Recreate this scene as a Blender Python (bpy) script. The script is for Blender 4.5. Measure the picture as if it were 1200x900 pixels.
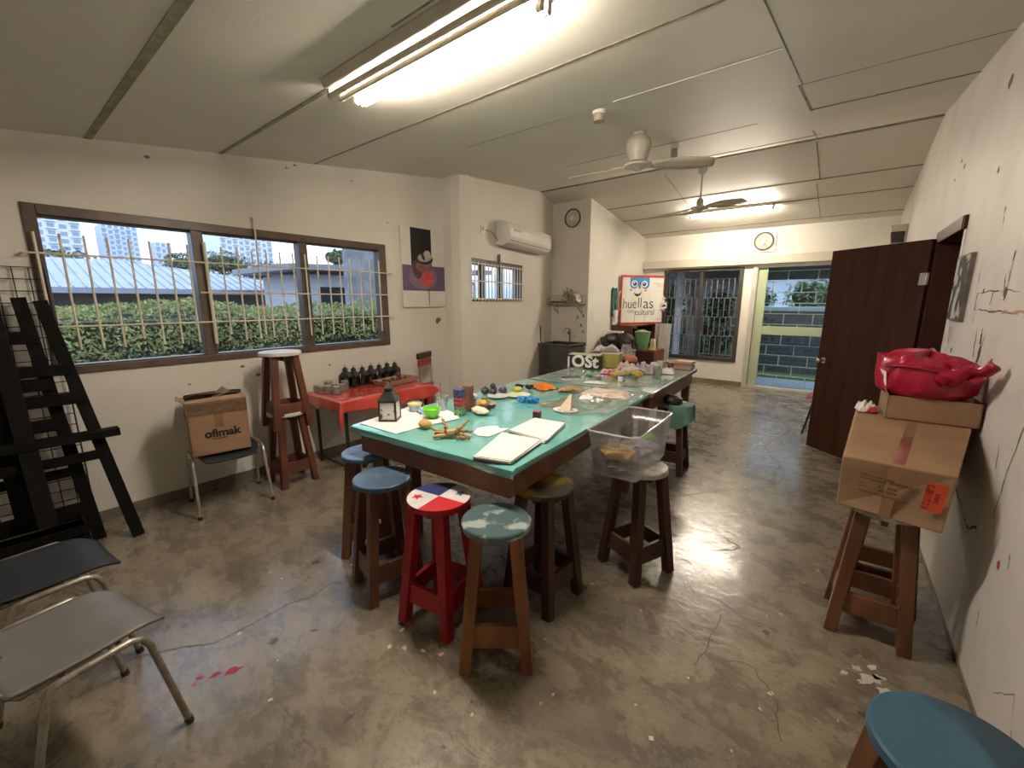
import bpy, bmesh, math, random
from mathutils import Vector, Matrix, Euler, noise
R = math.radians
for o in list(bpy.data.objects): bpy.data.objects.remove(o)
S = bpy.context.scene
COL = S.collection
# ------------------------------------------------------------------ camera
cam_d = bpy.data.cameras.new('camera'); cam = bpy.data.objects.new('camera', cam_d); COL.objects.link(cam)
CH = 1.6
F_PX = 495.0
cam_d.sensor_fit = 'HORIZONTAL'; cam_d.sensor_width = 36.0; cam_d.lens = F_PX / 1200 * 36.0
cam_d.clip_start = 0.02; cam_d.clip_end = 400
pitch = math.atan((450 - 352.5) / F_PX)
d = Vector((1003 - 600, 352.5 - 450, F_PX)).normalized()          # room +Y seen from the camera (x right, y down, z forward)
up = Vector((0, -math.cos(pitch), -math.sin(pitch)))
xd = d.cross(up)
W = Matrix((xd, d, up))                                            # rows: room axes in camera coordinates
right, down, fwd = W.col[0], W.col[1], W.col[2]
M = Matrix((right, -down, -fwd)).transposed().to_4x4(); M.translation = (0, 0, CH)
cam.matrix_world = M
S.camera = cam
# ------------------------------------------------------------------ exposure, sky, lamp levels
S.view_settings.view_transform = 'Standard'; S.view_settings.look = 'None'
S.view_settings.gamma = 1.0; S.view_settings.use_curve_mapping = False
S.view_settings.exposure = 0.32
SKY = 2.3
TUBE_NEAR = 205.0
TUBE_FAR = 235.0
world = bpy.data.worlds.new('sky'); S.world = world; world.use_nodes = True
nt = world.node_tree; nt.nodes.clear()
N = nt.nodes.new; L = nt.links.new
tc = N('ShaderNodeTexCoord'); sep = N('ShaderNodeSeparateXYZ'); L(tc.outputs['Generated'], sep.inputs[0])
mp = N('ShaderNodeMapping'); mp.inputs['Scale'].default_value = (2.2, 2.2, 7.0); L(tc.outputs['Generated'], mp.inputs[0])
nz = N('ShaderNodeTexNoise'); nz.inputs['Scale'].default_value = 1.6; nz.inputs['Detail'].default_value = 6; L(mp.outputs[0], nz.inputs['Vector'])
cr = N('ShaderNodeValToRGB'); cr.color_ramp.elements[0].position = .38; cr.color_ramp.elements[1].position = .62
cr.color_ramp.elements[0].color = (.42, .60, .92, 1); cr.color_ramp.elements[1].color = (.90, .95, 1.0, 1); L(nz.outputs['Fac'], cr.inputs[0])
gr = N('ShaderNodeValToRGB'); gr.color_ramp.elements[0].position = .47; gr.color_ramp.elements[1].position = .5
gr.color_ramp.elements[0].color = (.10, .11, .09, 1); gr.color_ramp.elements[1].color = (1, 1, 1, 1)
m1 = N('ShaderNodeMath'); m1.operation = 'MULTIPLY_ADD'; m1.inputs[1].default_value = .5; m1.inputs[2].default_value = .5
L(sep.outputs['Z'], m1.inputs[0]); L(m1.outputs[0], gr.inputs[0])
mx = N('ShaderNodeMix'); mx.data_type = 'RGBA'; mx.blend_type = 'MULTIPLY'; mx.inputs['Factor'].default_value = 1
L(cr.outputs[0], mx.inputs['A']); L(gr.outputs[0], mx.inputs['B'])
bg = N('ShaderNodeBackground'); bg.inputs['Strength'].default_value = SKY; L(mx.outputs['Result'], bg.inputs[0])
wo = N('ShaderNodeOutputWorld'); L(bg.outputs[0], wo.inputs[0])

# ------------------------------------------------------------------ materials
def srgb(r, g, b):
    f = lambda c: (c / 255 / 12.92) if c / 255 <= .04045 else ((c / 255 + .055) / 1.055) ** 2.4
    return (f(r), f(g), f(b))
MATS = {}
def mat(name, col, col2=None, rough=.6, scale=6., lo=.4, hi=.65, bump=0., bscale=None, metal=0., coat=0., stretch=(1, 1, 1),
        detail=5., trans=0., alpha=1., rough2=None, emit=0., ior=1.45, spec=.5):
    if name in MATS: return MATS[name]
    m = bpy.data.materials.new(name); m.use_nodes = True; t = m.node_tree; b = t.nodes['Principled BSDF']
    col2 = col2 or tuple(c * .86 for c in col)
    co = t.nodes.new('ShaderNodeTexCoord'); ma = t.nodes.new('ShaderNodeMapping'); ma.inputs['Scale'].default_value = stretch
    t.links.new(co.outputs['Object'], ma.inputs[0])
    n = t.nodes.new('ShaderNodeTexNoise'); n.inputs['Scale'].default_value = scale; n.inputs['Detail'].default_value = detail
    t.links.new(ma.outputs[0], n.inputs['Vector'])
    r = t.nodes.new('ShaderNodeValToRGB'); r.color_ramp.elements[0].position = lo; r.color_ramp.elements[1].position = hi
    r.color_ramp.elements[0].color = (*col, 1); r.color_ramp.elements[1].color = (*col2, 1)
    t.links.new(n.outputs['Fac'], r.inputs[0]); t.links.new(r.outputs[0], b.inputs['Base Color'])
    b.inputs['Roughness'].default_value = rough; b.inputs['Metallic'].default_value = metal
    b.inputs['Coat Weight'].default_value = coat; b.inputs['Coat Roughness'].default_value = .08
    b.inputs['Transmission Weight'].default_value = trans; b.inputs['Alpha'].default_value = alpha; b.inputs['IOR'].default_value = ior
    b.inputs['Specular IOR Level'].default_value = spec
    if rough2 is not None:
        rr = t.nodes.new('ShaderNodeMapRange'); rr.inputs['From Min'].default_value = lo; rr.inputs['From Max'].default_value = hi
        rr.inputs['To Min'].default_value = rough; rr.inputs['To Max'].default_value = rough2
        t.links.new(n.outputs['Fac'], rr.inputs[0]); t.links.new(rr.outputs[0], b.inputs['Roughness'])
    if bump:
        n2 = t.nodes.new('ShaderNodeTexNoise'); n2.inputs['Scale'].default_value = bscale or scale * 3; n2.inputs['Detail'].default_value = 4
        t.links.new(ma.outputs[0], n2.inputs['Vector'])
        bp = t.nodes.new('ShaderNodeBump'); bp.inputs['Strength'].default_value = bump; bp.inputs['Distance'].default_value = .02
        t.links.new(n2.outputs['Fac'], bp.inputs['Height']); t.links.new(bp.outputs[0], b.inputs['Normal'])
    if emit:
        b.inputs['Emission Color'].default_value = (*col, 1); b.inputs['Emission Strength'].default_value = emit
    MATS[name] = m
    return m
def clear(name, tint=(.95, .97, 1), gloss=.08, rough=.03, diffuse=0., dcol=(.9, .9, .9)):
    if name in MATS: return MATS[name]
    m = bpy.data.materials.new(name); m.use_nodes = True; t = m.node_tree; t.nodes.clear()
    tr = t.nodes.new('ShaderNodeBsdfTransparent'); tr.inputs[0].default_value = (*tint, 1)
    gl = t.nodes.new('ShaderNodeBsdfGlossy'); gl.inputs['Roughness'].default_value = rough
    lw = t.nodes.new('ShaderNodeLayerWeight'); lw.inputs['Blend'].default_value = .25
    ml = t.nodes.new('ShaderNodeMath'); ml.operation = 'MULTIPLY_ADD'; ml.inputs[1].default_value = .5; ml.inputs[2].default_value = gloss
    t.links.new(lw.outputs['Fresnel'], ml.inputs[0])
    mi = t.nodes.new('ShaderNodeMixShader'); t.links.new(ml.outputs[0], mi.inputs[0])
    last = tr.outputs[0]
    if diffuse:
        df = t.nodes.new('ShaderNodeBsdfDiffuse'); df.inputs[0].default_value = (*dcol, 1)
        tl = t.nodes.new('ShaderNodeBsdfTranslucent'); tl.inputs[0].default_value = (*dcol, 1)
        nz = t.nodes.new('ShaderNodeTexNoise'); nz.inputs['Scale'].default_value = 9
        mr = t.nodes.new('ShaderNodeMapRange'); mr.inputs['To Min'].default_value = diffuse * .6; mr.inputs['To Max'].default_value = diffuse * 1.4
        t.links.new(nz.outputs['Fac'], mr.inputs[0])
        md = t.nodes.new('ShaderNodeMixShader'); md.inputs[0].default_value = .45; t.links.new(df.outputs[0], md.inputs[1]); t.links.new(tl.outputs[0], md.inputs[2])
        m2 = t.nodes.new('ShaderNodeMixShader'); t.links.new(mr.outputs[0], m2.inputs[0]); t.links.new(last, m2.inputs[1]); t.links.new(md.outputs[0], m2.inputs[2])
        last = m2.outputs[0]
    t.links.new(last, mi.inputs[1]); t.links.new(gl.outputs[0], mi.inputs[2])
    ou = t.nodes.new('ShaderNodeOutputMaterial'); t.links.new(mi.outputs[0], ou.inputs[0])
    MATS[name] = m
    return m
def emission(name, col, s):
    m = bpy.data.materials.new(name); m.use_nodes = True; t = m.node_tree; t.nodes.clear()
    e = t.nodes.new('ShaderNodeEmission'); e.inputs[0].default_value = (*col, 1); e.inputs[1].default_value = s
    o = t.nodes.new('ShaderNodeOutputMaterial'); t.links.new(e.outputs[0], o.inputs[0]); MATS[name] = m
    return m

# ------------------------------------------------------------------ mesh helper
class MB:
    def __init__(s): s.bm = bmesh.new()
    def _face(s, vs, m):
        try:
            f = s.bm.faces.new(vs); f.material_index = m; return f
        except ValueError: return None
    def poly(s, pts, m=0): return s._face([s.bm.verts.new(p) for p in pts], m)
    def hexa(s, P, m=0):                                            # 8 points: bottom ring, top ring
        v = [s.bm.verts.new(p) for p in P]
        for q in ((3, 2, 1, 0), (4, 5, 6, 7), (0, 1, 5, 4), (1, 2, 6, 5), (2, 3, 7, 6), (3, 0, 4, 7)): s._face([v[i] for i in q], m)
        return s
    def box(s, x0, x1, y0, y1, z0, z1, m=0):
        return s.hexa([(x0, y0, z0), (x1, y0, z0), (x1, y1, z0), (x0, y1, z0), (x0, y0, z1), (x1, y0, z1), (x1, y1, z1), (x0, y1, z1)], m)
    def obox(s, c, sz, rot=(0, 0, 0), m=0):
        E = Euler(rot).to_matrix(); c = Vector(c); a, b, e = sz[0] / 2, sz[1] / 2, sz[2] / 2
        return s.hexa([c + E @ Vector(p) for p in ((-a, -b, -e), (a, -b, -e), (a, b, -e), (-a, b, -e), (-a, -b, e), (a, -b, e), (a, b, e), (-a, b, e))], m)
    def beam(s, p, q, w, h, m=0, side=None, w2=None, h2=None):       # rectangular bar; w along side, h across
        p, q = Vector(p), Vector(q); t = (q - p).normalized()
        a = Vector(side) if side else (Vector((0, 0, 1)).cross(t) if abs(t.z) < .95 else Vector((1, 0, 0)))
        a = (a - t * a.dot(t)).normalized(); b = t.cross(a)
        w2 = w2 or w; h2 = h2 or h
        def ring(c, ww, hh): return [c - a * ww / 2 - b * hh / 2, c + a * ww / 2 - b * hh / 2, c + a * ww / 2 + b * hh / 2, c - a * ww / 2 + b * hh / 2]
        return s.hexa(ring(p, w, h) + ring(q, w2, h2), m)
    def tube(s, pts, r, n=8, m=0, cap=True, closed=False):
        pts = [Vector(p) for p in pts]; k = len(pts); rings = []; prev = None
        rs = r if isinstance(r, (list, tuple)) else [r] * k
        for i, p in enumerate(pts):
            if closed: t = (pts[(i + 1) % k] - pts[i - 1])
            else: t = (pts[min(i + 1, k - 1)] - pts[max(i - 1, 0)])
            t.normalize()
            if prev is None: a = t.orthogonal().normalized()
            else:
                a = prev - t * prev.dot(t); a.normalize()
            prev = a; b = t.cross(a)
            rings.append([s.bm.verts.new(p + (a * math.cos(x) + b * math.sin(x)) * rs[i]) for x in [2 * math.pi * j / n for j in range(n)]])
        for i in range(k if closed else k - 1):
            A, B = rings[i], rings[(i + 1) % k]
            for j in range(n): s._face((A[j], A[(j + 1) % n], B[(j + 1) % n], B[j]), m)
        if cap and not closed:
            s._face(rings[0][::-1], m); s._face(rings[-1], m)
        return s
    def cyl(s, p, q, r, r2=None, n=16, m=0): return s.tube([p, q], [r, r if r2 is None else r2], n, m)
    def lathe(s, prof, c=(0, 0, 0), n=24, m=0, sx=1., sy=1.):
        rings = []
        for r, z in prof:
            if r < 1e-6: rings.append([s.bm.verts.new((c[0], c[1], c[2] + z))])
            else: rings.append([s.bm.verts.new((c[0] + r * sx * math.cos(2 * math.pi * j / n), c[1] + r * sy * math.sin(2 * math.pi * j / n), c[2] + z)) for j in range(n)])
        for A, B in zip(rings, rings[1:]):
            for j in range(n):
                k = (j + 1) % n
                if len(A) == 1 and len(B) == 1: continue
                if len(A) == 1: s._face((A[0], B[k], B[j]), m)
                elif len(B) == 1: s._face((A[j], A[k], B[0]), m)
                else: s._face((A[j], A[k], B[k], B[j]), m)
        return s
    def prism(s, poly, z0, z1, m=0, mtop=None):
        a = [s.bm.verts.new((x, y, z0)) for x, y in poly]; b = [s.bm.verts.new((x, y, z1)) for x, y in poly]; n = len(poly)
        s._face(a[::-1], m); s._face(b, m if mtop is None else mtop)
        for i in range(n): s._face((a[i], a[(i + 1) % n], b[(i + 1) % n], b[i]), m)
        return s
    def ball(s, c, r, amp=0., seed=0, sub=3, m=0, freq=2.5, flat=None):
        ret = bmesh.ops.create_icosphere(s.bm, subdivisions=sub, radius=1)
        for v in ret['verts']:
            p = v.co.copy(); k = 1 + amp * noise.noise(p * freq + Vector((seed * 7.1, seed * 3.3, seed))) * 1.6
            v.co = Vector((c[0] + p.x * r[0] * k, c[1] + p.y * r[1] * k, c[2] + p.z * r[2] * k))
            if flat is not None and v.co.z < flat: v.co.z = flat
            for f in v.link_faces: f.material_index = m
        return s
    def grid(s, fn, nu, nv, m=0):
        v = [[s.bm.verts.new(fn(i / nu, j / nv)) for j in range(nv + 1)] for i in range(nu + 1)]
        for i in range(nu):
            for j in range(nv): s._face((v[i][j], v[i + 1][j], v[i + 1][j + 1], v[i][j + 1]), m)
        return s
    def leaf(s, c, nrm, size, m=0, rnd=random):
        nrm = Vector(nrm).normalized(); a = nrm.orthogonal().normalized(); a.rotate(Matrix.Rotation(rnd.uniform(0, 6.28), 3, nrm)); b = nrm.cross(a); c = Vector(c)
        s.poly([c - a * size, c + b * size * .42 + nrm * size * .1, c + a * size, c - b * size * .42 + nrm * size * .1], m)
    def xf(s, mtx):
        bmesh.ops.transform(s.bm, matrix=mtx, verts=s.bm.verts); return s
def obj(name, mb, mats, parent=None, smooth=True, bevel=0., solid=0., seg=2, loc=None, rz=0.):
    me = bpy.data.meshes.new(name)
    bmesh.ops.recalc_face_normals(mb.bm, faces=mb.bm.faces)
    mb.bm.to_mesh(me); mb.bm.free()
    for mm in (mats if isinstance(mats, (list, tuple)) else [mats]): me.materials.append(mm)
    if smooth:
        me.polygons.foreach_set('use_smooth', [True] * len(me.polygons)); me.set_sharp_from_angle(angle=R(38))
    o = bpy.data.objects.new(name, me); COL.objects.link(o)
    if parent: o.parent = parent
    if loc: o.location = loc
    o.rotation_euler.z = rz
    if solid:
        md = o.modifiers.new('solid', 'SOLIDIFY'); md.thickness = solid; md.offset = 0
    if bevel:
        md = o.modifiers.new('bevel', 'BEVEL'); md.width = bevel; md.segments = seg; md.limit_method = 'ANGLE'; md.angle_limit = R(40)
    return o
def tag(o, label=None, cat=None, group=None, kind=None):
    if label: o['label'] = label
    if cat: o['category'] = cat
    if group: o['group'] = group
    if kind: o['kind'] = kind
    return o
def thing(name, label, cat, loc=(0, 0, 0), rz=0., group=None):
    o = bpy.data.objects.new(name, None); COL.objects.link(o); o.location = loc; o.rotation_euler.z = rz; o.empty_display_size = .05
    return tag(o, label, cat, group)
def struct(name, mb, mats, parent=None, **k):
    o = obj(name, mb, mats, parent, **k); o['kind'] = 'structure'; return o
def dup(root, loc=None, rz=None, label=None, group=None):
    r = root.copy(); COL.objects.link(r)
    if loc is not None: r.location = loc
    if rz is not None: r.rotation_euler.z = rz
    if label: r['label'] = label
    if group: r['group'] = group
    for ch in list(root.children):
        c = ch.copy(); COL.objects.link(c); c.parent = r
        for g in list(ch.children):
            e = g.copy(); COL.objects.link(e); e.parent = c
    return r
def text(name, body, size, mtx, m, parent, ext=.0008, offset=0., space=1., align='CENTER', sx=1.):
    cu = bpy.data.curves.new(name, 'FONT'); cu.body = body; cu.size = size; cu.extrude = ext; cu.offset = offset
    cu.align_x = align; cu.align_y = 'CENTER'; cu.space_character = space; cu.resolution_u = 3
    t = bpy.data.objects.new(name, cu); COL.objects.link(t)
    bpy.context.view_layer.update()
    me = bpy.data.meshes.new_from_object(t.evaluated_get(bpy.context.evaluated_depsgraph_get()))
    bpy.data.objects.remove(t)
    me.transform(mtx @ Matrix.Diagonal((sx, 1, 1, 1))); me.materials.clear(); me.materials.append(m)
    o = bpy.data.objects.new(name, me); COL.objects.link(o)
    if parent: o.parent = parent
    return o
def frame(origin, xdir, ydir):                                       # matrix taking flat artwork (x right, y up) onto a surface
    x = Vector(xdir).normalized(); y = Vector(ydir); y = (y - x * y.dot(x)).normalized(); z = x.cross(y)
    m = Matrix((x, y, z)).transposed().to_4x4(); m.translation = origin
    return m
def disc(n, r, c=(0, 0), a0=0., sx=1., sy=1.): return [(c[0] + r * sx * math.cos(a0 + 2 * math.pi * i / n), c[1] + r * sy * math.sin(a0 + 2 * math.pi * i / n)) for i in range(n)]
def star(c, r): return [(c[0] + (r if i % 2 == 0 else r * .42) * math.cos(math.pi / 2 + i * math.pi / 5), c[1] + (r if i % 2 == 0 else r * .42) * math.sin(math.pi / 2 + i * math.pi / 5)) for i in range(10)]

wall_m = mat('wall_plaster', (.74, .71, .64), (.67, .63, .55), .55, 1.6, .35, .75, bump=.12, bscale=40)
wallr_m = mat('wall_plaster_right', (.74, .70, .665), (.63, .585, .54), .55, 1.9, .4, .72, bump=.15, bscale=30)
ceil_m = mat('ceiling_panel', (.70, .675, .60), (.64, .61, .53), .6, .9, .35, .7, bump=.05, bscale=60)
seam_m = mat('ceiling_seam', (.17, .145, .11), (.30, .27, .21), .8, 9)
dirt_m = mat('ceiling_batten_dirt', (.25, .225, .175), (.36, .33, .26), .8, 14)
base_m = mat('baseboard_grey', (.16, .13, .10), (.22, .185, .145), .5, 5)
wood_m = mat('stool_wood', (.15, .062, .026), (.088, .035, .016), .42, 5, stretch=(3, 3, .6), bump=.05)
woodd_m = mat('dark_stool_wood', (.075, .032, .017), (.045, .02, .012), .42, 5, stretch=(3, 3, .6))
woodo_m = mat('orange_stool_wood', (.24, .095, .03), (.15, .055, .018), .38, 5, stretch=(3, 3, .6), bump=.05)
redp_m = mat('red_paint', (.36, .008, .016), (.27, .006, .012), .33, 6)
black_m = mat('black_painted_wood', (.004, .0036, .0032), (.008, .007, .006), .7, 12, spec=.12)
wire_m = mat('black_wire', (.012, .011, .01), (.02, .018, .016), .45, 12)
steel_m = mat('worn_steel', (.55, .52, .47), (.38, .34, .29), .35, 30, metal=.85)
bmet_m = mat('black_metal', (.015, .014, .013), (.03, .027, .024), .4, 20)
white_m = mat('white_plastic', (.74, .72, .66), (.68, .65, .58), .4, 5)
paper_m = mat('white_paper', (.80, .765, .74), (.75, .71, .68), .7, 4)
card_m = mat('cardboard', (.31, .19, .108), (.255, .152, .084), .65, 4, stretch=(1, 1, 3), bump=.04)
tape_m = mat('brown_tape', (.25, .145, .075), (.21, .118, .06), .15, 12, coat=.5)
cleartape_m = clear('clear_tape', (.98, .97, .95), .08, .12)
glass_m = clear('window_glass', (.93, .96, 1.0), .03, .01)
frame_m = mat('bronze_frame', (.115, .082, .058), (.085, .06, .042), .4, 10)
cream_m = mat('cream_bar_paint', (.74, .67, .50), (.64, .56, .40), .5, 12)

# ================================================================== THE ROOM
XL = -4.17
def xr(y): return .62 - .027 * y                                     # right wall
def zc(y): return 2.59 + .127 * y if y <= 6.12 else 3.367 - .188 * (y - 6.12)
YB, YF = -1.6, 8.85
# floor
fm = bpy.data.materials.new('polished_concrete'); fm.use_nodes = True; t = fm.node_tree; b = t.nodes['Principled BSDF']
def nd(k, **kw):
    n = t.nodes.new(k)
    for a, v in kw.items(): n.inputs[a].default_value = v
    return n
co = nd('ShaderNodeTexCoord')
rot = nd('ShaderNodeMapping'); rot.inputs['Rotation'].default_value = (0, 0, R(28)); rot.inputs['Scale'].default_value = (1, 1.35, 1); t.links.new(co.outputs['Object'], rot.inputs[0])
n1 = nd('ShaderNodeTexNoise', Scale=1.1, Detail=10., Roughness=.66, Distortion=.25); t.links.new(rot.outputs[0], n1.inputs['Vector'])
n2 = nd('ShaderNodeTexNoise', Scale=4.2, Detail=10., Roughness=.72, Distortion=.35); t.links.new(rot.outputs[0], n2.inputs['Vector'])
n3 = nd('ShaderNodeTexNoise', Scale=22., Detail=6., Roughness=.7); t.links.new(rot.outputs[0], n3.inputs['Vector'])
def ramp(src, stops):
    r = t.nodes.new('ShaderNodeValToRGB'); e = r.color_ramp.elements
    while len(e) < len(stops): e.new(.5)
    for i, (p, c) in enumerate(stops): e[i].position = p; e[i].color = (*c, 1)
    t.links.new(src, r.inputs[0]); return r.outputs[0]
def mixc(a, bb, fac=None, mode='MIX', f=.5):
    m = t.nodes.new('ShaderNodeMix'); m.data_type = 'RGBA'; m.blend_type = mode; m.inputs['Factor'].default_value = f
    if fac is not None: t.links.new(fac, m.inputs['Factor'])
    t.links.new(a, m.inputs['A']); t.links.new(bb, m.inputs['B']); return m.outputs['Result']
c1 = ramp(n1.outputs['Fac'], [(.30, (.120, .112, .104)), (.43, (.185, .158, .120)), (.56, (.240, .202, .148)), (.72, (.155, .138, .116))])
c2 = ramp(n2.outputs['Fac'], [(.34, (.55, .54, .53)), (.50, (.94, .93, .91)), (.66, (1.30, 1.28, 1.23))])
c3 = ramp(n3.outputs['Fac'], [(.34, (.50, .49, .47)), (.50, (1, 1, 1))])
cc = mixc(c1, c2, mode='MULTIPLY', f=.9); cc = mixc(cc, c3, mode='MULTIPLY', f=.7)
t.links.new(cc, b.inputs['Base Color'])
rr = nd('ShaderNodeMapRange'); rr.inputs['From Min'].default_value = .3; rr.inputs['From Max'].default_value = .7; rr.inputs['To Min'].default_value = .16; rr.inputs['To Max'].default_value = .40
t.links.new(n2.outputs['Fac'], rr.inputs[0]); t.links.new(rr.outputs[0], b.inputs['Roughness'])
b.inputs['Coat Weight'].default_value = .35; b.inputs['Coat Roughness'].default_value = .16
bp = nd('ShaderNodeBump', Strength=.20, Distance=.012); n4 = nd('ShaderNodeTexNoise', Scale=7., Detail=6., Distortion=1.2); t.links.new(rot.outputs[0], n4.inputs['Vector'])
t.links.new(n4.outputs['Fac'], bp.inputs['Height']); t.links.new(bp.outputs[0], b.inputs['Normal']); t.links.new(bp.outputs[0], b.inputs['Coat Normal'])
floor = struct('floor', MB().box(-4.9, 1.2, YB - .1, YF + .08, -.12, 0), fm)
crack_m = mat('crack_dirt', (.05, .042, .035), (.08, .068, .055), .8, 20)
def ribbon(mb, pts, w, z=.0008, m=0, seed=0, jit=.02, sub=5):
    rnd = random.Random(seed); P = []
    for a, c in zip(pts, pts[1:]):
        for k in range(sub):
            f = k / sub; P.append((a[0] + (c[0] - a[0]) * f + rnd.uniform(-jit, jit), a[1] + (c[1] - a[1]) * f + rnd.uniform(-jit, jit)))
    P.append(pts[-1])
    for i, (a, c) in enumerate(zip(P, P[1:])):
        dx, dy = c[0] - a[0], c[1] - a[1]; l = math.hypot(dx, dy) or 1; nx, ny = -dy / l * w / 2, dx / l * w / 2
        mb.poly([(a[0] - nx, a[1] - ny, z), (c[0] - nx, c[1] - ny, z), (c[0] + nx, c[1] + ny, z), (a[0] + nx, a[1] + ny, z)], m)
k = MB()
ribbon(k, [(-2.45, .12), (-2.205, .471), (-2.152, 1.044), (-2.05, 1.30)], .006, seed=1)
ribbon(k, [(-1.15, 3.3), (-.94, 3.474), (-.377, 4.136), (.104, 3.934), (.40, 3.78)], .009, seed=2)
ribbon(k, [(-.377, 4.136), (-.40, 4.7), (-.62, 5.3), (-.45, 6.2), (-.7, 6.9)], .007, seed=3)
ribbon(k, [(-.364, 1.769), (-.351, 1.932), (-.351, 2.181)], .005, seed=4, jit=.008)
ribbon(k, [(-.52, 1.98), (-.40, 1.93), (-.34, 1.98)], .005, seed=6, jit=.006)
ribbon(k, [(-.30, 1.87), (-.17, 1.93), (-.06, 1.80), (-.02, 1.62)], .0045, seed=7, jit=.008)
ribbon(k, [(-.50, 2.78), (-.40, 2.92), (-.52, 2.99)], .010, seed=8, jit=.01)
struct('floor_crack', k, crack_m, floor)
def splat(mb, x, y, r, z, seed, m=0, n=9, ax=1., rot=0.):
    rnd = random.Random(seed); P = []
    for i in range(n):
        a = 2 * math.pi * i / n; q = r * rnd.uniform(.45, 1.2); px, py = q * math.cos(a) * ax, q * math.sin(a)
        P.append((x + px * math.cos(rot) - py * math.sin(rot), y + px * math.sin(rot) + py * math.cos(rot), z))
    mb.poly(P, m)
k = MB(); rnd = random.Random(5)
for i in range(110):
    x, y = rnd.uniform(-2.6, .45), rnd.uniform(.5, 3.4); splat(k, x, y, rnd.choice([.004, .006, .009, .012]), .0007, i, 0)
for i in range(40):
    x, y = rnd.uniform(-2.6, .45), rnd.uniform(.5, 4.4); splat(k, x, y, rnd.uniform(.006, .02), .0006, 100 + i, 1, ax=rnd.uniform(.5, 2), rot=rnd.uniform(0, 3))
for x, y, r in [(.246, 2.172, .032), (.20, 2.20, .02), (.29, 2.13, .026), (.25, 2.25, .018), (.16, 2.14, .014), (.27, 2.20, .02), (.22, 2.13, .016)]: splat(k, x, y, r, .0009, int(x * 1000), 0, n=13, ax=1.5, rot=.5)
for x, y, r in [(-1.948, .475, .022), (-2.02, .37, .012), (-1.985, .41, .014), (-2.0, .34, .008)]: splat(k, x, y, r, .0009, int(x * -999), 2, ax=1.6, rot=1.2)
splat(k, .02, 1.42, .03, .0009, 3, 3, ax=.5, rot=.6)
for x, y in [(-1.52, .98), (-1.46, 1.02), (-1.38, 1.06), (-1.30, 1.10), (-1.56, 1.08), (-.99, 1.98)]: splat(k, x, y, .013, .0009, int(x * 777), 0, ax=1.4, rot=x * 9)
struct('floor_paint_fleck', k, [mat('fleck_white', (.62, .58, .5)), mat('fleck_dark', (.06, .05, .04)), mat('fleck_red', (.33, .03, .05)), mat('fleck_rust', (.2, .05, .03))], floor)

def wall(name, p0, p1, th, z1, holes, m, side=1, z0=0., parent=None):
    """wall from p0 to p1; the thickness goes to the left (side=1) or right (-1) of the walking direction; holes (s0, s1, z0, z1)"""
    p0, p1 = Vector((*p0, 0)), Vector((*p1, 0)); u = (p1 - p0); Ln = u.length; u.normalize(); n = Vector((-u.y, u.x, 0)) * side * th
    ss = sorted({0, Ln, *[h[0] for h in holes], *[h[1] for h in holes]}); zs = sorted({z0, z1, *[h[2] for h in holes], *[h[3] for h in holes]})
    k = MB()
    for a, c in zip(ss, ss[1:]):
        for e, f in zip(zs, zs[1:]):
            if any(h[0] <= (a + c) / 2 <= h[1] and h[2] <= (e + f) / 2 <= h[3] for h in holes): continue
            A, B = p0 + u * a, p0 + u * c
            k.hexa([A + Vector((0, 0, e)), B + Vector((0, 0, e)), B + n + Vector((0, 0, e)), A + n + Vector((0, 0, e)),
                    A + Vector((0, 0, f)), B + Vector((0, 0, f)), B + n + Vector((0, 0, f)), A + n + Vector((0, 0, f))])
    bmesh.ops.remove_doubles(k.bm, verts=k.bm.verts, dist=1e-4)
    return struct(name, k, m, parent, smooth=False)
ZT = 3.62
WIN = (.30, 2.925, 1.115, 2.19)                                         # left window: y0, y1, z0, z1
wall('wall_left', (XL, YB), (XL, 3.83), .14, ZT, [(WIN[0] - YB, WIN[1] - YB, WIN[2], WIN[3])], wall_m)
A0, A1 = Vector((-3.87, 3.83, 0)), Vector((-4.38, 6.65, 0))
au = (A1 - A0).normalized(); an = Vector((au.y, -au.x, 0))            # along the alcove wall, into the room
Aang = math.atan2(au.y, au.x)
SW = (.17, 1.62, 1.605, 2.12)
k = MB().box(XL - .14, -3.87, 3.83, 4.02, 0, ZT); struct('wall_pillar', k, wall_m, smooth=False)
wall('wall_alcove_left', A0[:2], A1[:2], .14, ZT, [SW], wall_m)
wall('wall_alcove_back', (-4.55, 6.65), (-3.627, 6.65), .14, ZT, [], wall_m)
wall('wall_kitchen', (-3.627, 6.65), (-3.53, YF), .14, ZT, [], wall_m)
FW = (-3.08, -1.67, .47, 2.20); FD = (-1.475, -.05, 0., 2.24)
wall('wall_far', (-3.75, YF), (.75, YF), .14, ZT, [(FW[0] + 3.75, FW[1] + 3.75, FW[2], FW[3]), (FD[0] + 3.75, FD[1] + 3.75, FD[2], FD[3])], wall_m)
RLn = math.hypot(YF - YB, xr(YB) - xr(YF)); sr = RLn / (YF - YB)
DY0, DY1 = 4.13, 5.04
wall('wall_right', (xr(YB), YB), (xr(YF), YF), .13, ZT, [((DY0 - YB) * sr, (DY1 - YB) * sr, 0, 2.12)], wallr_m, side=-1)
wall('wall_back', (XL - .14, YB), (xr(YB) + .13, YB), .14, ZT, [], wall_m, side=-1)
# unseen closed box beyond the open doorway, added to keep sky light out
k = MB().box(1.5, 1.6, 3.2, 6.2, 0, 2.6).box(.62, 1.6, 3.1, 3.2, 0, 2.6).box(.62, 1.6, 6.2, 6.3, 0, 2.6).box(.55, 1.6, 3.1, 6.3, 2.6, 2.7).box(1.2, 1.6, 3.1, 6.3, -.12, 0)
struct('wall_sky_block', k, wall_m, smooth=False)
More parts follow.
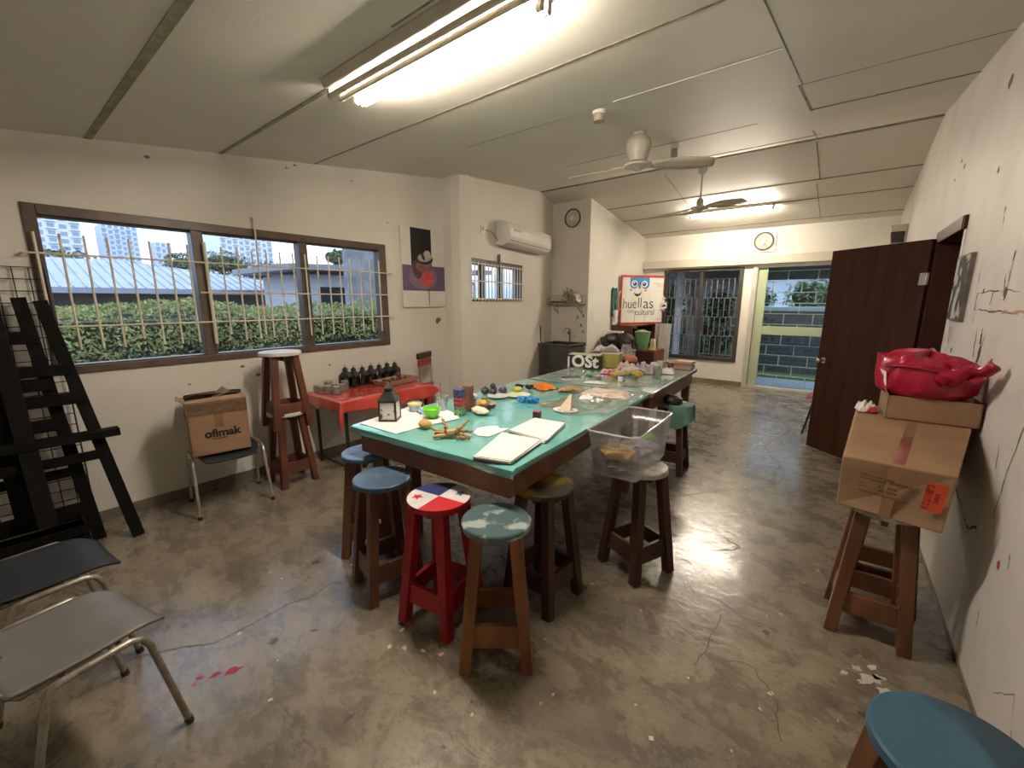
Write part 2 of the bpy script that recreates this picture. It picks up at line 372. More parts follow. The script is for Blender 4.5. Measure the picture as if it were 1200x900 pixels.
# ceiling: two slopes meeting at a ridge
k = MB()
for ya, yb in ((YB - .15, 6.12), (6.12, YF + .2)):
    k.hexa([(-4.9, ya, zc(ya)), (1.0, ya, zc(ya)), (1.0, yb, zc(yb)), (-4.9, yb, zc(yb)), (-4.9, ya, zc(ya) + .1), (1.0, ya, zc(ya) + .1), (1.0, yb, zc(yb) + .1), (-4.9, yb, zc(yb) + .1)])
ceil = struct('ceiling', k, ceil_m, smooth=False)
def xl(y): return XL if y < 3.83 else (-3.87 - .51 * (y - 3.83) / 2.82 if y < 6.65 else -3.627 + .097 * (y - 6.65) / 2.2)
k = MB()
def seamx(y, x0, x1, w, h, m=0):
    sl = zc(y + .01) - zc(y - .01); zz = zc(y)
    k.hexa([(x0, y - w / 2, zz - h - sl * w * 25), (x1, y - w / 2, zz - h - sl * w * 25), (x1, y + w / 2, zz - h + sl * w * 25), (x0, y + w / 2, zz - h + sl * w * 25),
            (x0, y - w / 2, zz + .005), (x1, y - w / 2, zz + .005), (x1, y + w / 2, zz + .005), (x0, y + w / 2, zz + .005)], m)
def seamy(x, y0, y1, w, h, m=0):
    k.hexa([(x - w / 2, y0, zc(y0) - h), (x + w / 2, y0, zc(y0) - h), (x + w / 2, y1, zc(y1) - h), (x - w / 2, y1, zc(y1) - h), (x - w / 2, y0, zc(y0) + .004), (x + w / 2, y0, zc(y0) + .004), (x + w / 2, y1, zc(y1) + .004), (x - w / 2, y1, zc(y1) + .004)], m)
seamx(-.14, xl(0), xr(0), .045, .004, 1); seamx(.645, xl(0), xr(0), .045, .004, 1); seamx(1.432, xl(0), -1.4, .030, .004, 1); seamx(1.30, -1.7, -1.1, .010, .002)
seamx(2.21, xl(0), -.45, .016, .003); seamx(3.03, -2.95, -.48, .007, .002); seamx(3.02, -1.5, -.48, .012, .004, 2)
seamx(3.83, -.48, xr(3.8), .008, .002); seamx(4.66, -.49, xr(4.6), .022, .004); seamx(4.72, -2.97, -.9, .010, .002); seamx(6.12, xl(6.1), xr(6.1), .042, .012)
seamx(5.9, -2.4, -.5, .03, .006, 2)
seamx(7.18, xl(7.18), xr(7), .022, .004); seamx(7.80, xl(7.8), xr(7.8), .018, .004); seamx(8.6, xl(8.6), xr(8.6), .016, .004)
seamy(-.47, 1.5, 3.83, .007, .002); seamy(-.49, 3.83, 4.70, .016, .004); seamy(-.55, 5.6, 6.1, .01, .003); seamy(-.56, 6.2, 7.2, .010, .002); seamy(-.6, 7.3, 8.7, .008, .002); seamy(-2.3, 6.3, 7.8, .008, .002)
struct('ceiling_seam', k, [seam_m, dirt_m, ceil_m], ceil, smooth=False)
# baseboards left and far
struct('baseboard_left', MB().box(XL, XL + .012, YB, 3.83, 0, .075), base_m)
struct('baseboard_far', MB().box(-3.53, -1.50, YF - .012, YF, 0, .09), base_m)
k = MB(); a, c = .006, .022
k.hexa([(xr(YB) - a, YB, 0), (xr(YB), YB, 0), (xr(4.08), 4.08, 0), (xr(4.08) - a, 4.08, 0), (xr(YB) - a, YB, c), (xr(YB), YB, c), (xr(4.08), 4.08, c), (xr(4.08) - a, 4.08, c)])
struct('floor_edge_line_right', k, base_m)  # thin dark line at the right floor edge, where no baseboard runs

# ------------------------------------------------------------------ left window
k = MB(); x0, x1 = XL - .10, XL + .018
k.box(x0, x1, WIN[0] - .03, WIN[0] + .035, WIN[2] - .01, WIN[3] + .02).box(x0, x1, WIN[1] - .06, WIN[1] + .02, WIN[2] - .01, WIN[3] + .02)
k.box(x0, x1, WIN[0] + .035, WIN[1] - .06, WIN[3] - .045, WIN[3] + .02).box(x0, x1, WIN[0] + .035, WIN[1] - .06, WIN[2] - .01, WIN[2] + .04)
w1 = struct('window_1', k, frame_m, bevel=.004)
k = MB()
for y in (1.19, 2.03): k.box(x0, x1 - .01, y - .040, y + .040, WIN[2] + .04, WIN[3] - .045)
for y0, y1 in ((WIN[0] + .035, 1.15), (1.23, 1.99), (2.07, WIN[1] - .06)):
    k.box(x0, x1 - .03, y0, y1, WIN[3] - .055, WIN[3] - .045).box(x0, x1 - .03, y0, y1, WIN[2] + .04, WIN[2] + .05)
struct('mullion', k, frame_m, w1, bevel=.003)
k = MB()
for y0, y1 in ((WIN[0] + .03, 1.155), (1.225, 1.995), (2.065, WIN[1] - .055)): k.box(XL - .066, XL - .060, y0, y1, WIN[2] + .035, WIN[3] - .04)
struct('window_pane', k, glass_m, w1, smooth=False)
k = MB()
gx = XL + .055
grille = thing('window_grille', 'cream painted steel bar grille across the wide left window', 'grille', (gx, 1.6, 1.2))
def gbar(name, p, q, r): obj(name, MB().cyl(Vector(p) - Vector((gx, 1.6, 1.2)), Vector(q) - Vector((gx, 1.6, 1.2)), r, n=8), cream_m, grille)
rnd = random.Random(3)
for i in range(23):
    y = .30 + i * .1145
    z0, z1 = 1.27 + (.05 if i % 5 == 4 else 0), 2.03
    if 1.12 < y < 1.22: gbar('bar', (gx, y, 1.25), (gx, y, 2.06), .012)
    else: gbar('bar', (gx, y, z0), (gx, y, z1), .0072)
gbar('bar', (gx, 1.605, 1.30), (gx, 1.605, 2.28), .0075)
for z, y0, y1 in ((1.90, .24, 2.99), (1.665, 1.15, 2.97), (1.43, .30, 2.99)):
    gbar('rail', (gx + .008, y0, z), (gx + .008, y1, z), .0062)
for y, z in ((.24, 1.90), (2.99, 1.90), (2.99, 1.43)): gbar('wall_bracket', (gx + .008, y, z), (XL, y, z), .007)
gbar('wall_bracket', (gx, 1.605, 2.28), (XL, 1.605, 2.30), .009)
# ------------------------------------------------------------------ alcove window (local x along wall, y into the room)
def alcove_obj(name, mb, m, parent=None, **kw):
    o = obj(name, mb, m, parent, **kw)
    if parent is None: o.location = A0; o.rotation_euler.z = Aang
    return o
# in this frame the room lies on the -y side
k = MB(); s0, s1, z0, z1 = SW
k.box(s0 - .02, s1 + .02, -.02, .09, z1 - .05, z1 + .02).box(s0 - .02, s0 + .03, -.012, .09, z0, z1 - .05).box(s1 - .03, s1 + .02, -.012, .09, z0, z1 - .05).box(s0 + .03, s1 - .03, -.01, .09, z0 - .01, z0 + .03)
for s in (.52, 1.02): k.box(s - .03, s + .03, 0, .07, z0 + .03, z1 - .05)
w2 = alcove_obj('window_2', k, mat('dark_window_frame', (.07, .05, .035), (.05, .037, .027), .45, 8)); w2['kind'] = 'structure'
o = alcove_obj('window_pane', MB().box(s0 + .03, s1 - .03, .05, .056, z0 + .03, z1 - .05), glass_m, w2, smooth=False); o['kind'] = 'structure'
g2 = thing('window_grille', 'white vertical bar grille on the small window under the air conditioner', 'grille', A0, Aang)
for i in range(18):
    s = s0 + .01 + i * (s1 - s0 - .02) / 17
    obj('bar', MB().cyl((s, -.035, z0 - .01), (s, -.035, z1 - .015), .008, n=8), white_m, g2)
for z in (z0 + .02, z0 + .25, z1 - .04): obj('rail', MB().box(s0 - .02, s1 + .02, -.033, -.027, z - .007, z + .007), white_m, g2)
obj('wall_bracket', MB().box(.90, .92, -.033, 0, z1 + .02, z1 + .12).box(.90, .92, -.04, -.03, z1 - .05, z1 + .12), base_m, g2)

# ------------------------------------------------------------------ far window, roller box, glass door
dk_m = mat('dark_aluminium', (.055, .05, .042), (.075, .068, .056), .4, 8, metal=.3)
al_m = mat('pale_aluminium', (.56, .54, .48), (.48, .46, .40), .4, 6, metal=.2)
grn_m = mat('pale_green_rail', (.44, .50, .34), (.40, .46, .30), .5, 5)
k = MB(); x0, x1, z0, z1 = FW; y0, y1 = YF - .02, YF + .08
k.box(x0 - .02, x0 + .05, y0, y1, z0 - .02, z1).box(x1 - .05, x1 + .02, y0, y1, z0 - .02, z1).box(x0 + .05, x1 - .05, y0, y1, z0 - .02, z0 + .05).box(x0 + .05, x1 - .05, y0, y1, z1 - .05, z1 + .01)
w3 = struct('window_3', k, dk_m, bevel=.004)
struct('mullion', MB().box(-2.41, -2.35, YF, YF + .07, z0 + .05, z1 - .05), dk_m, w3)
struct('window_pane', MB().box(x0 + .05, x1 - .05, YF + .03, YF + .036, z0 + .05, z1 - .05), glass_m, w3, smooth=False)
def brick_grille(name, label, x0, x1, z0, z1, y, nx, nz, r, m, offset=True):
    g = thing(name, label, 'grille', (x0, y, z0))
    for j in range(nz + 1):
        z = (z1 - z0) * j / nz; obj('rail', MB().box(0, x1 - x0, -r, r, z - r, z + r), m, g, smooth=False)
    for i in range(nx + 1):
        k = MB(); x = (x1 - x0) * i / nx
        for j in range(nz):
            xx = x + ((x1 - x0) / nx * .5 if (offset and j % 2) else 0)
            if xx > x1 - x0 + .001: continue
            k.box(xx - r, xx + r, -r, r, (z1 - z0) * j / nz, (z1 - z0) * (j + 1) / nz)
        obj('bar', k, m, g, smooth=False)
    return g
g3_m = mat('grey_grille_paint', (.36, .345, .31), (.30, .285, .25), .5, 8)
brick_grille('window_grille', 'pale brick pattern bar grille outside the dark far window', x0, x1, .56, 2.02, YF + .16, 14, 4, .0062, g3_m)
tag(obj('roller_blind_box', MB().box(-3.52, -.33, YF - .10, YF, 2.235, 2.385), mat('blind_box_cream', (.56, .52, .43), (.52, .48, .39), .5, 3), bevel=.008),
    'long cream box beam running over the far window and glass door', 'blind box')
k = MB(); x0, x1, z0, z1 = FD
k.box(x0 - .03, x0 + .05, YF - .03, YF + .10, 0, z1).box(x1 - .05, x1 + .03, YF - .03, YF + .10, 0, z1).box(x0 + .05, x1 - .05, YF - .03, YF + .10, z1 - .06, z1).box(x0 - .03, x1 + .03, YF - .04, YF + .10, 0, .05)
d1 = struct('door_1', k, al_m, bevel=.004)
k = MB().box(x0 + .05, x0 + .20, YF + .02, YF + .06, .05, z1 - .06).box(x1 - .16, x1 - .05, YF + .02, YF + .06, .05, z1 - .06).box(x0 + .20, x1 - .16, YF + .02, YF + .06, 1.0, 1.15)
struct('door_sash', k, grn_m, d1, bevel=.004)
struct('window_pane', MB().box(x0 + .20, x1 - .16, YF + .036, YF + .042, .05, z1 - .06), clear('door_glass', (.86, .94, .97), .05, .01), d1, smooth=False)
sg = brick_grille('security_grille', 'white brick pattern security grille outside the glass far door', x0 + .06, x1 - .06, .06, 2.12, YF + .20, 3, 11, .008, mat('white_grille', (.72, .72, .68), (.62, .62, .58), .5, 7))

for z in (.4, 1.7):
    obj('bracket', MB().box(-.012, .012, -.11, 0, z - .012, z + .012), MATS['white_grille'], sg); obj('bracket', MB().box(1.293, 1.317, -.11, 0, z - .012, z + .012), MATS['white_grille'], sg)
# ------------------------------------------------------------------ dark door in the right wall
dw_m = mat('dark_door_wood', (.058, .019, .009), (.036, .012, .006), .5, 3, stretch=(5, 5, .5), spec=.25)
x_ = xr(4.6)
k = MB()
rang = math.atan2(1, -.027)                                           # direction of the right wall
def rw(s, dn, z):                                                     # point on right wall at y=s, dn towards the room
    return Vector((xr(s) - dn, s - .027 * dn, z))
def rbox(k, s0, s1, d0, d1, z0, z1, m=0): return k.hexa([rw(s0, d0, z0), rw(s0, d1, z0), rw(s1, d1, z0), rw(s1, d0, z0), rw(s0, d0, z1), rw(s0, d1, z1), rw(s1, d1, z1), rw(s1, d0, z1)], m)
rbox(k, DY1 - .05, DY1 + .03, -.14, .025, 0, 2.15); rbox(k, DY0, DY1 - .05, -.14, .025, 2.06, 2.15); rbox(k, DY0 - .02, DY0 + .012, -.13, .02, 2.06, 2.15)
d2 = struct('door_2', k, dw_m, bevel=.004)
k = MB(); rbox(k, DY0 - .045, DY0 + .012, -.135, .008, 0, 2.06); struct('trim_1', k, mat('white_trim', (.72, .70, .66), (.66, .63, .58), .5, 4), bevel=.003)
hx, hy = xr(DY1) - .035, DY1 - .02
dvec = Vector((-.232 - hx, 5.60 - hy, 0)); dlen = dvec.length; dang = math.atan2(dvec.y, dvec.x)
leaf = struct('door_3', MB().box(0, dlen, -.02, .02, .012, 2.10), dw_m, bevel=.003, loc=(hx, hy, 0), rz=dang)
chrome_m = mat('brushed_chrome', (.62, .58, .50), (.5, .46, .4), .25, 20, metal=1.)
k = MB().cyl((dlen - .07, -.02, .98), (dlen - .07, -.075, .98), .013).lathe([(0, -.027), (.018, -.024), (.027, -.008), (.027, .008), (.018, .024), (0, .027)], (dlen - .07, -.085, .98)).cyl((dlen - .07, .02, .98), (dlen - .07, .0225, .98), .03).cyl((dlen - .07, -.02, .98), (dlen - .07, -.024, .98), .032)
k.cyl((dlen - .07, .02, .98), (dlen - .07, .075, .98), .013).lathe([(0, -.027), (.018, -.024), (.027, -.008), (.027, .008), (.018, .024), (0, .027)], (dlen - .07, .085, .98))
struct('door_knob', k, chrome_m, leaf)
k = MB()
for z in (.3, 1.78): k.box(-.02, .05, .0195, .0235, z - .05, z + .05).box(.0, .06, -.0235, -.0195, z - .05, z + .05).cyl((-.005, .024, z - .05), (-.005, .024, z + .05), .008)
struct('door_hinge', k, chrome_m, leaf)
# marks drawn and smeared on the right wall
k = MB()
def wmark(pts, w, m, seed=0, jit=.006):
    rn = random.Random(seed); P = []
    for a, c in zip(pts, pts[1:]):
        for q in range(5): P.append((a[0] + (c[0] - a[0]) * q / 5 + rn.uniform(-jit, jit), a[1] + (c[1] - a[1]) * q / 5 + rn.uniform(-jit, jit)))
    P.append(pts[-1])
    for i, (a, c) in enumerate(zip(P, P[1:])):
        du, dv = c[0] - a[0], c[1] - a[1]; l = math.hypot(du, dv) or 1; ww = w * rn.uniform(.1, .75) / 2; nu, nv = -dv / l * ww, du / l * ww
        k.poly([rw(a[0] - nu, .0012, a[1] - nv), rw(c[0] - nu, .0012, c[1] - nv), rw(c[0] + nu, .0012, c[1] + nv), rw(a[0] + nu, .0012, a[1] + nv)], m)
def wspot(s, z, r, m, seed, ax=1.):
    rn = random.Random(seed); k.poly([rw(s + ax * r * q[0] * rn.uniform(.5, 1.2), .0013, z + r * q[1] * rn.uniform(.5, 1.2)) for q in disc(9, 1)], m)
wmark([(3.50, 1.64), (3.48, 1.48)], .02, 0, 1); wmark([(3.52, 1.555), (3.2, 1.55), (2.75, 1.545)], .016, 0, 2); wmark([(3.2, 1.64), (3.22, 1.58)], .02, 0, 3); wmark([(3.48, 1.645), (3.1, 1.65), (2.8, 1.64)], .010, 0, 4)
wmark([(2.98, 1.82), (3.0, 1.60)], .03, 0, 5); wmark([(3.06, 1.72), (3.02, 1.62)], .02, 0, 6); wspot(3.38, 1.652, .02, 0, 7); wspot(3.0, 1.64, .035, 0, 8)
wmark([(3.36, 1.46), (3.32, 1.30)], .02, 0, 9); wmark([(3.25, 1.46), (3.22, 1.33)], .035, 0, 10); wmark([(3.18, 1.42), (3.24, 1.28)], .03, 3, 11); wspot(3.22, 1.33, .05, 3, 12, .5)
wmark([(4.02, 1.43), (4.0, 1.33)], .035, 1, 13); wmark([(3.95, 1.43), (3.94, 1.36)], .015, 1, 14); wspot(3.86, 1.29, .025, 1, 15)
wmark([(2.40, 1.16), (2.45, 1.0), (2.50, .72)], .022, 2, 16); wmark([(2.30, 1.16), (2.32, 1.02), (2.28, .95)], .012, 3, 17)
wspot(2.334, .594, .02, 4, 18); wmark([(2.41, .34), (2.40, .27)], .018, 3, 19, .003); wmark([(2.25, .68), (2.24, .63)], .012, 2, 20, .003)
wmark([(3.17, .62), (2.98, .60), (2.80, .54), (2.66, .60)], .022, 5, 21, .01); wmark([(3.2, .9), (3.05, .78)], .02, 5, 22, .01)
wspot(3.72, 2.78, .05, 5, 23); wspot(3.6, 2.3, .02, 0, 24); wspot(4.6, 2.55, .02, 5, 25, 2); wspot(4.9, 2.52, .015, 5, 26, 2); wspot(4.75, 2.62, .015, 5, 27, 2); wspot(3.3, 2.05, .02, 5, 28)
wmark([(3.55, 1.78), (3.53, 1.70)], .014, 5, 29); wmark([(3.30, 2.02), (3.27, 1.94)], .016, 5, 30); wmark([(3.0, 1.55), (2.6, 1.553)], .03, 6, 31)
wmark([(2.1, .2), (1.95, .32), (1.9, .2)], .006, 5, 33); wmark([(3.15, 1.30), (3.13, 1.2)], .012, 5, 34); wmark([(2.62, 1.0), (2.6, .9)], .014, 5, 35)
struct('wall_right_mark', k, [mat('charcoal', (.09, .085, .08), (.2, .19, .17), .9, 30), mat('ochre_smear', (.34, .20, .07)), mat('teal_smear', (.10, .22, .22)), mat('ink_smear', (.05, .05, .075)), mat('red_smear', (.5, .05, .05)), mat('grime', (.16, .13, .10), (.3, .25, .2), .9, 20), mat('orange_smear', (.58, .34, .24))])
# small stains and nail holes on the left walls
k = MB()
for y, z, r in [(.95, 2.63, .012), (2.03, 2.82, .01), (1.95, 2.78, .008), (2.6, 2.80, .008), (1.40, 1.03, .012), (1.52, .94, .014), (1.0, .93, .008), (3.7, 1.36, .03), (3.68, 1.33, .02), (3.0, 2.45, .007), (2.2, .95, .01)]:
    k.poly([(XL + .001, y + r * q[0] * 1.5, z + r * q[1]) for q in disc(8, 1)])
struct('wall_left_mark', k, mat('wall_stain', (.17, .14, .11), (.26, .22, .17), .9, 20))

# ================================================================== OUTSIDE THE LEFT WINDOW
rnd = random.Random(11)
ground_m = mat('yard_ground', (.10, .11, .06), (.16, .13, .09), .9, 2)
struct('ground', MB().box(-120, -4.32, -40, 90, -.9, -.6).box(-4.32, 40, 8.99, 90, -.9, -.35), ground_m)
leaf_ms = [mat('hedge_leaf', (.235, .28, .085), (.15, .20, .055), .5, 8), mat('hedge_leaf_bright', (.44, .45, .16), (.32, .35, .11), .5, 8), mat('hedge_leaf_dark', (.06, .10, .055), (.035, .065, .04), .55, 8)]
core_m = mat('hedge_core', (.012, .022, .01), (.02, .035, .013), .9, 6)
k = MB()
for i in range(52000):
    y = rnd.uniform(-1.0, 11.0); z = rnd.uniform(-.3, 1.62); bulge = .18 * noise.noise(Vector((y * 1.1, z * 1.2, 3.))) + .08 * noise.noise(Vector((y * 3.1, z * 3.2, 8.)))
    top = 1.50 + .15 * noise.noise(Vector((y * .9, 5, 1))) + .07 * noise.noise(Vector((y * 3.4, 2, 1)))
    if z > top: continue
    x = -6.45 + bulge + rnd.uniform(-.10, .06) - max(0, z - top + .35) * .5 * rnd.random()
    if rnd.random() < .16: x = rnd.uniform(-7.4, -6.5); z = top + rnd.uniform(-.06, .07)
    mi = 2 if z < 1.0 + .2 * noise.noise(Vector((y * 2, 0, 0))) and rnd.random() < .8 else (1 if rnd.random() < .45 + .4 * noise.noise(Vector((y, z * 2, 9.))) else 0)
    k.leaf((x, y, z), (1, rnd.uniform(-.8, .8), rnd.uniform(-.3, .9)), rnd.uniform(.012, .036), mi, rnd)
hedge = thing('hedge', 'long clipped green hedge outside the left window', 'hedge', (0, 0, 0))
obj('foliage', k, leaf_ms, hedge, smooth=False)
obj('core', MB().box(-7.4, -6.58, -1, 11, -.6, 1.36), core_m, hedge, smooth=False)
# neighbouring house with the pale standing-seam hip roof
h = thing('house', 'low neighbouring house with pale blue ribbed hip roof beyond the hedge', 'house', (-16, 0, -.6))
roof_m = mat('pale_metal_roof', (.35, .40, .52), (.29, .34, .46), .45, 2)
ev = [(0, -6.0), (0, 9.2), (-7, 9.2), (-7, -6.0)]                    # eave ring x,y (local), z=2.42
ze, zr = 2.55, 3.52
k = MB(); A = [Vector((x, y, ze)) for x, y in ev]; r0, r1 = Vector((-3.5, .5, zr)), Vector((-3.5, 3.3, zr))
k.poly([A[0], A[1], r1, r0]); k.poly([A[1], A[2], r1]); k.poly([A[2], A[3], r0, r1]); k.poly([A[3], A[0], r0])
nrm = (A[1] - A[0]).cross(r0 - A[0]).normalized()
for i in range(62):                                                   # seams on the front slope
    y = -5.9 + i * .245
    f = 1.0
    if y < .5: f = (y + 6.0) / 6.5
    if y > 3.3: f = (9.2 - y) / 5.9
    p = Vector((0, y, ze)); q = Vector((-3.5 * f, y, ze + (zr - ze) * f))
    if f > .03: k.beam(p + nrm * .015, q + nrm * .015, .03, .035)
for i in range(24):                                                   # seams on the right hip
    x = -.15 - i * .29; f = 1 - abs(x + 3.5) / 3.5
    k.beam((x, 9.2, ze + .02), (x, 9.2 - 5.9 * f, ze + (zr - ze) * f + .02), .03, .03)
obj('roof', k, roof_m, h, smooth=False)
obj('fascia', MB().box(-7.1, .1, -6.1, 9.3, ze - .15, ze - .003), mat('fascia_grey', (.30, .33, .40), (.26, .29, .35), .6, 3), h, smooth=False)
obj('wall', MB().box(-6.6, -.5, -5.6, 8.8, 0, ze - .15), mat('house_wall_dark', (.06, .058, .06), (.09, .085, .085), .8, 2), h, smooth=False)
# white house and concrete wall to the right
h2 = thing('house', 'white house with flat grey roof and dark windows seen at right of left window', 'house', (-12.3, 6.95, -.6))
obj('wall', MB().box(-3, 0, -.9, 6, 0, 2.95), mat('house_white', (.55, .56, .60), (.48, .49, .53), .7, 2), h2, smooth=False)
obj('roof', MB().hexa([(-3.5, -1.6, 3.02), (.5, -1.6, 3.02), (.5, 6.5, 3.25), (-3.5, 6.5, 3.25), (-3.5, -1.6, 3.18), (.5, -1.6, 3.18), (.5, 6.5, 3.41), (-3.5, 6.5, 3.41)]), mat('house_roof_grey', (.26, .27, .31), (.22, .23, .27), .6, 3), h2, smooth=False)
for y in (-.55, .75): obj('window', MB().box(.0, .03, y, y + .75, 1.95, 2.6), mat('house_window_dark', (.03, .03, .035), (.05, .05, .06), .2, 3), h2, smooth=False)
tag(obj('boundary_wall', MB().box(-10.2, -10.0, 5.95, 9.4, -.6, 2.95), mat('rough_concrete', (.20, .20, .215), (.30, .30, .315), .85, 3.5, bump=.2)), 'tall bare concrete boundary wall at right edge of left window', 'wall')
# towers far away
def tower(name, label, x, y0, y1, z1, dp, floors, cols, m1, m2):
    g = thing(name, label, 'tower', (x, y0, -.6)); w = y1 - y0; H = z1 + .6
    obj('wall', MB().box(-dp, 0, 0, w, 0, H), m1, g, smooth=False)
    k = MB(); fh = (H - 2) / floors; cw = w / cols
    for j in range(floors):
        for i in range(cols):
            k.box(-.05, .06, cw * (i + .2), cw * (i + .8), 2 + fh * (j + .3), 2 + fh * (j + .85))
    obj('windows', k, m2, g, smooth=False)
    k = MB()
    for j in range(floors):
        for i in range(0, cols, 2): k.box(0, .5, cw * (i + .05), cw * (i + .95), 2 + fh * (j + .12), 2 + fh * (j + .28))
    obj('balconies', k, m1, g, smooth=False)
    return g
tw = mat('tower_white', (.80, .84, .90), (.76, .80, .87), .7, .1); tw2 = mat('tower_grey', (.72, .78, .88), (.68, .74, .85), .7, .1); tg = mat('tower_glass', (.30, .37, .48), (.38, .45, .56), .3, .2)
tower('apartment_tower', 'broad pale apartment tower at far left of left window', -90, 3.0, 11.4, 15.5, 8, 14, 7, tw, tg)
tower('apartment_tower', 'square-topped bluish tower standing alone above the ribbed roof', -90, 13.6, 17.8, 13.0, 5, 15, 6, tw2, tg)
tower('apartment_tower', 'smallest distant tower near the first window mullion', -90, 19.8, 21.9, 11.0, 4, 10, 3, tw2, tg)
tower('apartment_tower', 'wide white apartment tower with dark windows seen in middle pane', -90, 29.1, 37.9, 16.5, 8, 15, 9, tw, tg)
def tree(label, c, r, n, seed, name='tree', size=.12, ms=None, trunk=True, group=None):
    rn = random.Random(seed); g = thing(name, label, 'tree', (c[0], c[1], -.6), group=group); k = MB()
    for i in range(n):
        v = Vector((rn.gauss(0, 1), rn.gauss(0, 1), rn.gauss(0, 1))).normalized() * rn.uniform(.72, 1.0) ** .5
        s = 1 + .35 * noise.noise(v * 2.2 + Vector((seed, 0, 0)))
        p = Vector((v.x * r[0] * s, v.y * r[1] * s, c[2] + .6 + v.z * r[2] * s))
        k.leaf(p, v + Vector((rn.uniform(-.6, .6), rn.uniform(-.6, .6), rn.uniform(-.2, .8))), size * rn.uniform(.6, 1.3), rn.choice([0, 0, 1, 2]), rn)
    obj('foliage', k, ms or tree_ms, g, smooth=False)
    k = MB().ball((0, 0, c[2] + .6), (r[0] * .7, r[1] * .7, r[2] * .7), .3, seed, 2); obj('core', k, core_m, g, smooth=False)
    if trunk: obj('trunk', MB().tube([(0, 0, 0), (.02, .03, (c[2] + .6) * .5), (0, 0, c[2] + .6)], [.05 * r[0] + .02, .04 * r[0] + .02, .02 * r[0] + .01], 8), mat('bark', (.08, .06, .045), (.05, .04, .03), .9, 12), g)
    return g
tree_ms = [mat('tree_leaf', (.10, .14, .06), (.07, .11, .045), .6, 4), mat('tree_leaf_light', (.20, .22, .09), (.16, .18, .07), .6, 4), mat('tree_leaf_dark', (.025, .04, .018), (.018, .03, .014), .6, 4)]
tree('dark bushy tree behind the roof under the broad tower', (-30, 3.0, 3.2), (1.2, 1.3, .85), 1500, 1)
tree('dark bushy tree left of the first mullion behind the roof', (-34, 8.7, 3.75), (1.2, .95, .85), 1200, 2)
tree('spreading tree right of the first mullion behind the roof', (-38, 12.3, 4.35), (1.4, 1.7, .9), 1200, 3)
tree('long low tree in front of the white tower in middle pane', (-42, 17.2, 4.1), (1.5, 2.8, .95), 1800, 4)
tree('small palm-like tree beside the white house roof', (-19.5, 11.1, 3.62), (.45, .5, .32), 500, 5, size=.12)

# ================================================================== OUTSIDE THE FAR WALL
struct('ground_tiles', MB().box(-4.5, 2.5, 8.99, 10.7, -.35, -.06), mat('porch_tile', (.50, .56, .66), (.44, .50, .60), .25, 3))
tag(obj('grass_strip', MB().box(-4.5, 2.5, 10.7, 11.3, -.35, -.02), mat('grass', (.12, .22, .06), (.08, .16, .04), .9, 30, bump=.5)), 'green grass strip before the dark block wall outside', 'grass', kind='stuff')
bm_ = bpy.data.materials.new('dark_block'); bm_.use_nodes = True; t = bm_.node_tree; bb = t.nodes['Principled BSDF']
tx = t.nodes.new('ShaderNodeTexBrick'); tx.inputs['Color1'].default_value = (.05, .055, .06, 1); tx.inputs['Color2'].default_value = (.085, .09, .09, 1); tx.inputs['Mortar'].default_value = (.16, .17, .17, 1)
tx.inputs['Scale'].default_value = 2.2; tx.inputs['Mortar Size'].default_value = .012
tcn = t.nodes.new('ShaderNodeTexCoord'); mpn = t.nodes.new('ShaderNodeMapping'); mpn.inputs['Rotation'].default_value = (R(90), 0, 0); t.links.new(tcn.outputs['Object'], mpn.inputs[0]); t.links.new(mpn.outputs[0], tx.inputs['Vector']); t.links.new(tx.outputs[0], bb.inputs['Base Color'])
bw = thing('garden_wall', 'dark block garden wall with pale coping seen through the glass door', 'wall', (0, 11.4, -.35))
obj('blocks', MB().box(-4.5, 2.5, 0, .2, 0, 1.72), bm_, bw, smooth=False)
obj('coping', MB().box(-4.5, 2.5, -.06, .26, 1.72, 1.82), mat('coping_pale', (.50, .58, .56), (.44, .52, .50), .6, 4), bw, bevel=.01)
shw = thing('shed', 'dark shed wall outside the far window behind the plants', 'shed', (-6.0, 11.75, -.35))
obj('wall', MB().box(0, 3.75, 0, .2, 0, 2.75), mat('shed_wall_dark', (.05, .048, .045), (.09, .085, .08), .8, 2.5), shw, smooth=False)
obj('roof', MB().box(-.2, 3.85, -.25, .4, 2.75, 2.85), mat('shed_roof', (.10, .10, .10)), shw, smooth=False)
bl = thing('building', 'pale neighbouring building far behind the garden wall', 'building', (-4.5, 21, -.35))
obj('wall', MB().box(0, 7.2, 0, 3, 0, 3.2), mat('far_white', (.66, .70, .76), (.58, .62, .68), .7, 1), bl, smooth=False)
obj('windows', MB().box(2.6, 3.3, -.03, 0, 1.9, 2.5).box(4.2, 5.2, -.03, 0, 1.9, 2.5), mat('far_glass', (.12, .15, .2), (.1, .13, .17), .2, 1), bl, smooth=False)
obj('roof', MB().box(-.3, 7.5, -.4, 3.3, 3.2, 3.4), mat('far_roof', (.38, .42, .46), (.3, .34, .38), .7, 1), bl, smooth=False)
gtree = [mat('garden_leaf', (.10, .18, .06), (.06, .12, .04), .5, 5), mat('garden_leaf_light', (.20, .30, .12), (.14, .22, .08), .5, 5), mat('garden_leaf_dark', (.03, .06, .025), (.02, .04, .018), .5, 5)]
tree('leafy green shrub behind the garden wall in the glass door', (-.85, 12.6, 1.7), (.55, .4, .5), 700, 21, 'shrub', .06, gtree)
tree('smaller shrub at left behind the garden wall in the glass door', (-1.95, 12.4, 1.6), (.4, .35, .35), 450, 22, 'shrub', .06, gtree)
tree('tall leafy plant in the right pane of the far window', (-2.35, 10.4, 1.45), (.45, .35, .45), 700, 23, 'shrub', .05, gtree)
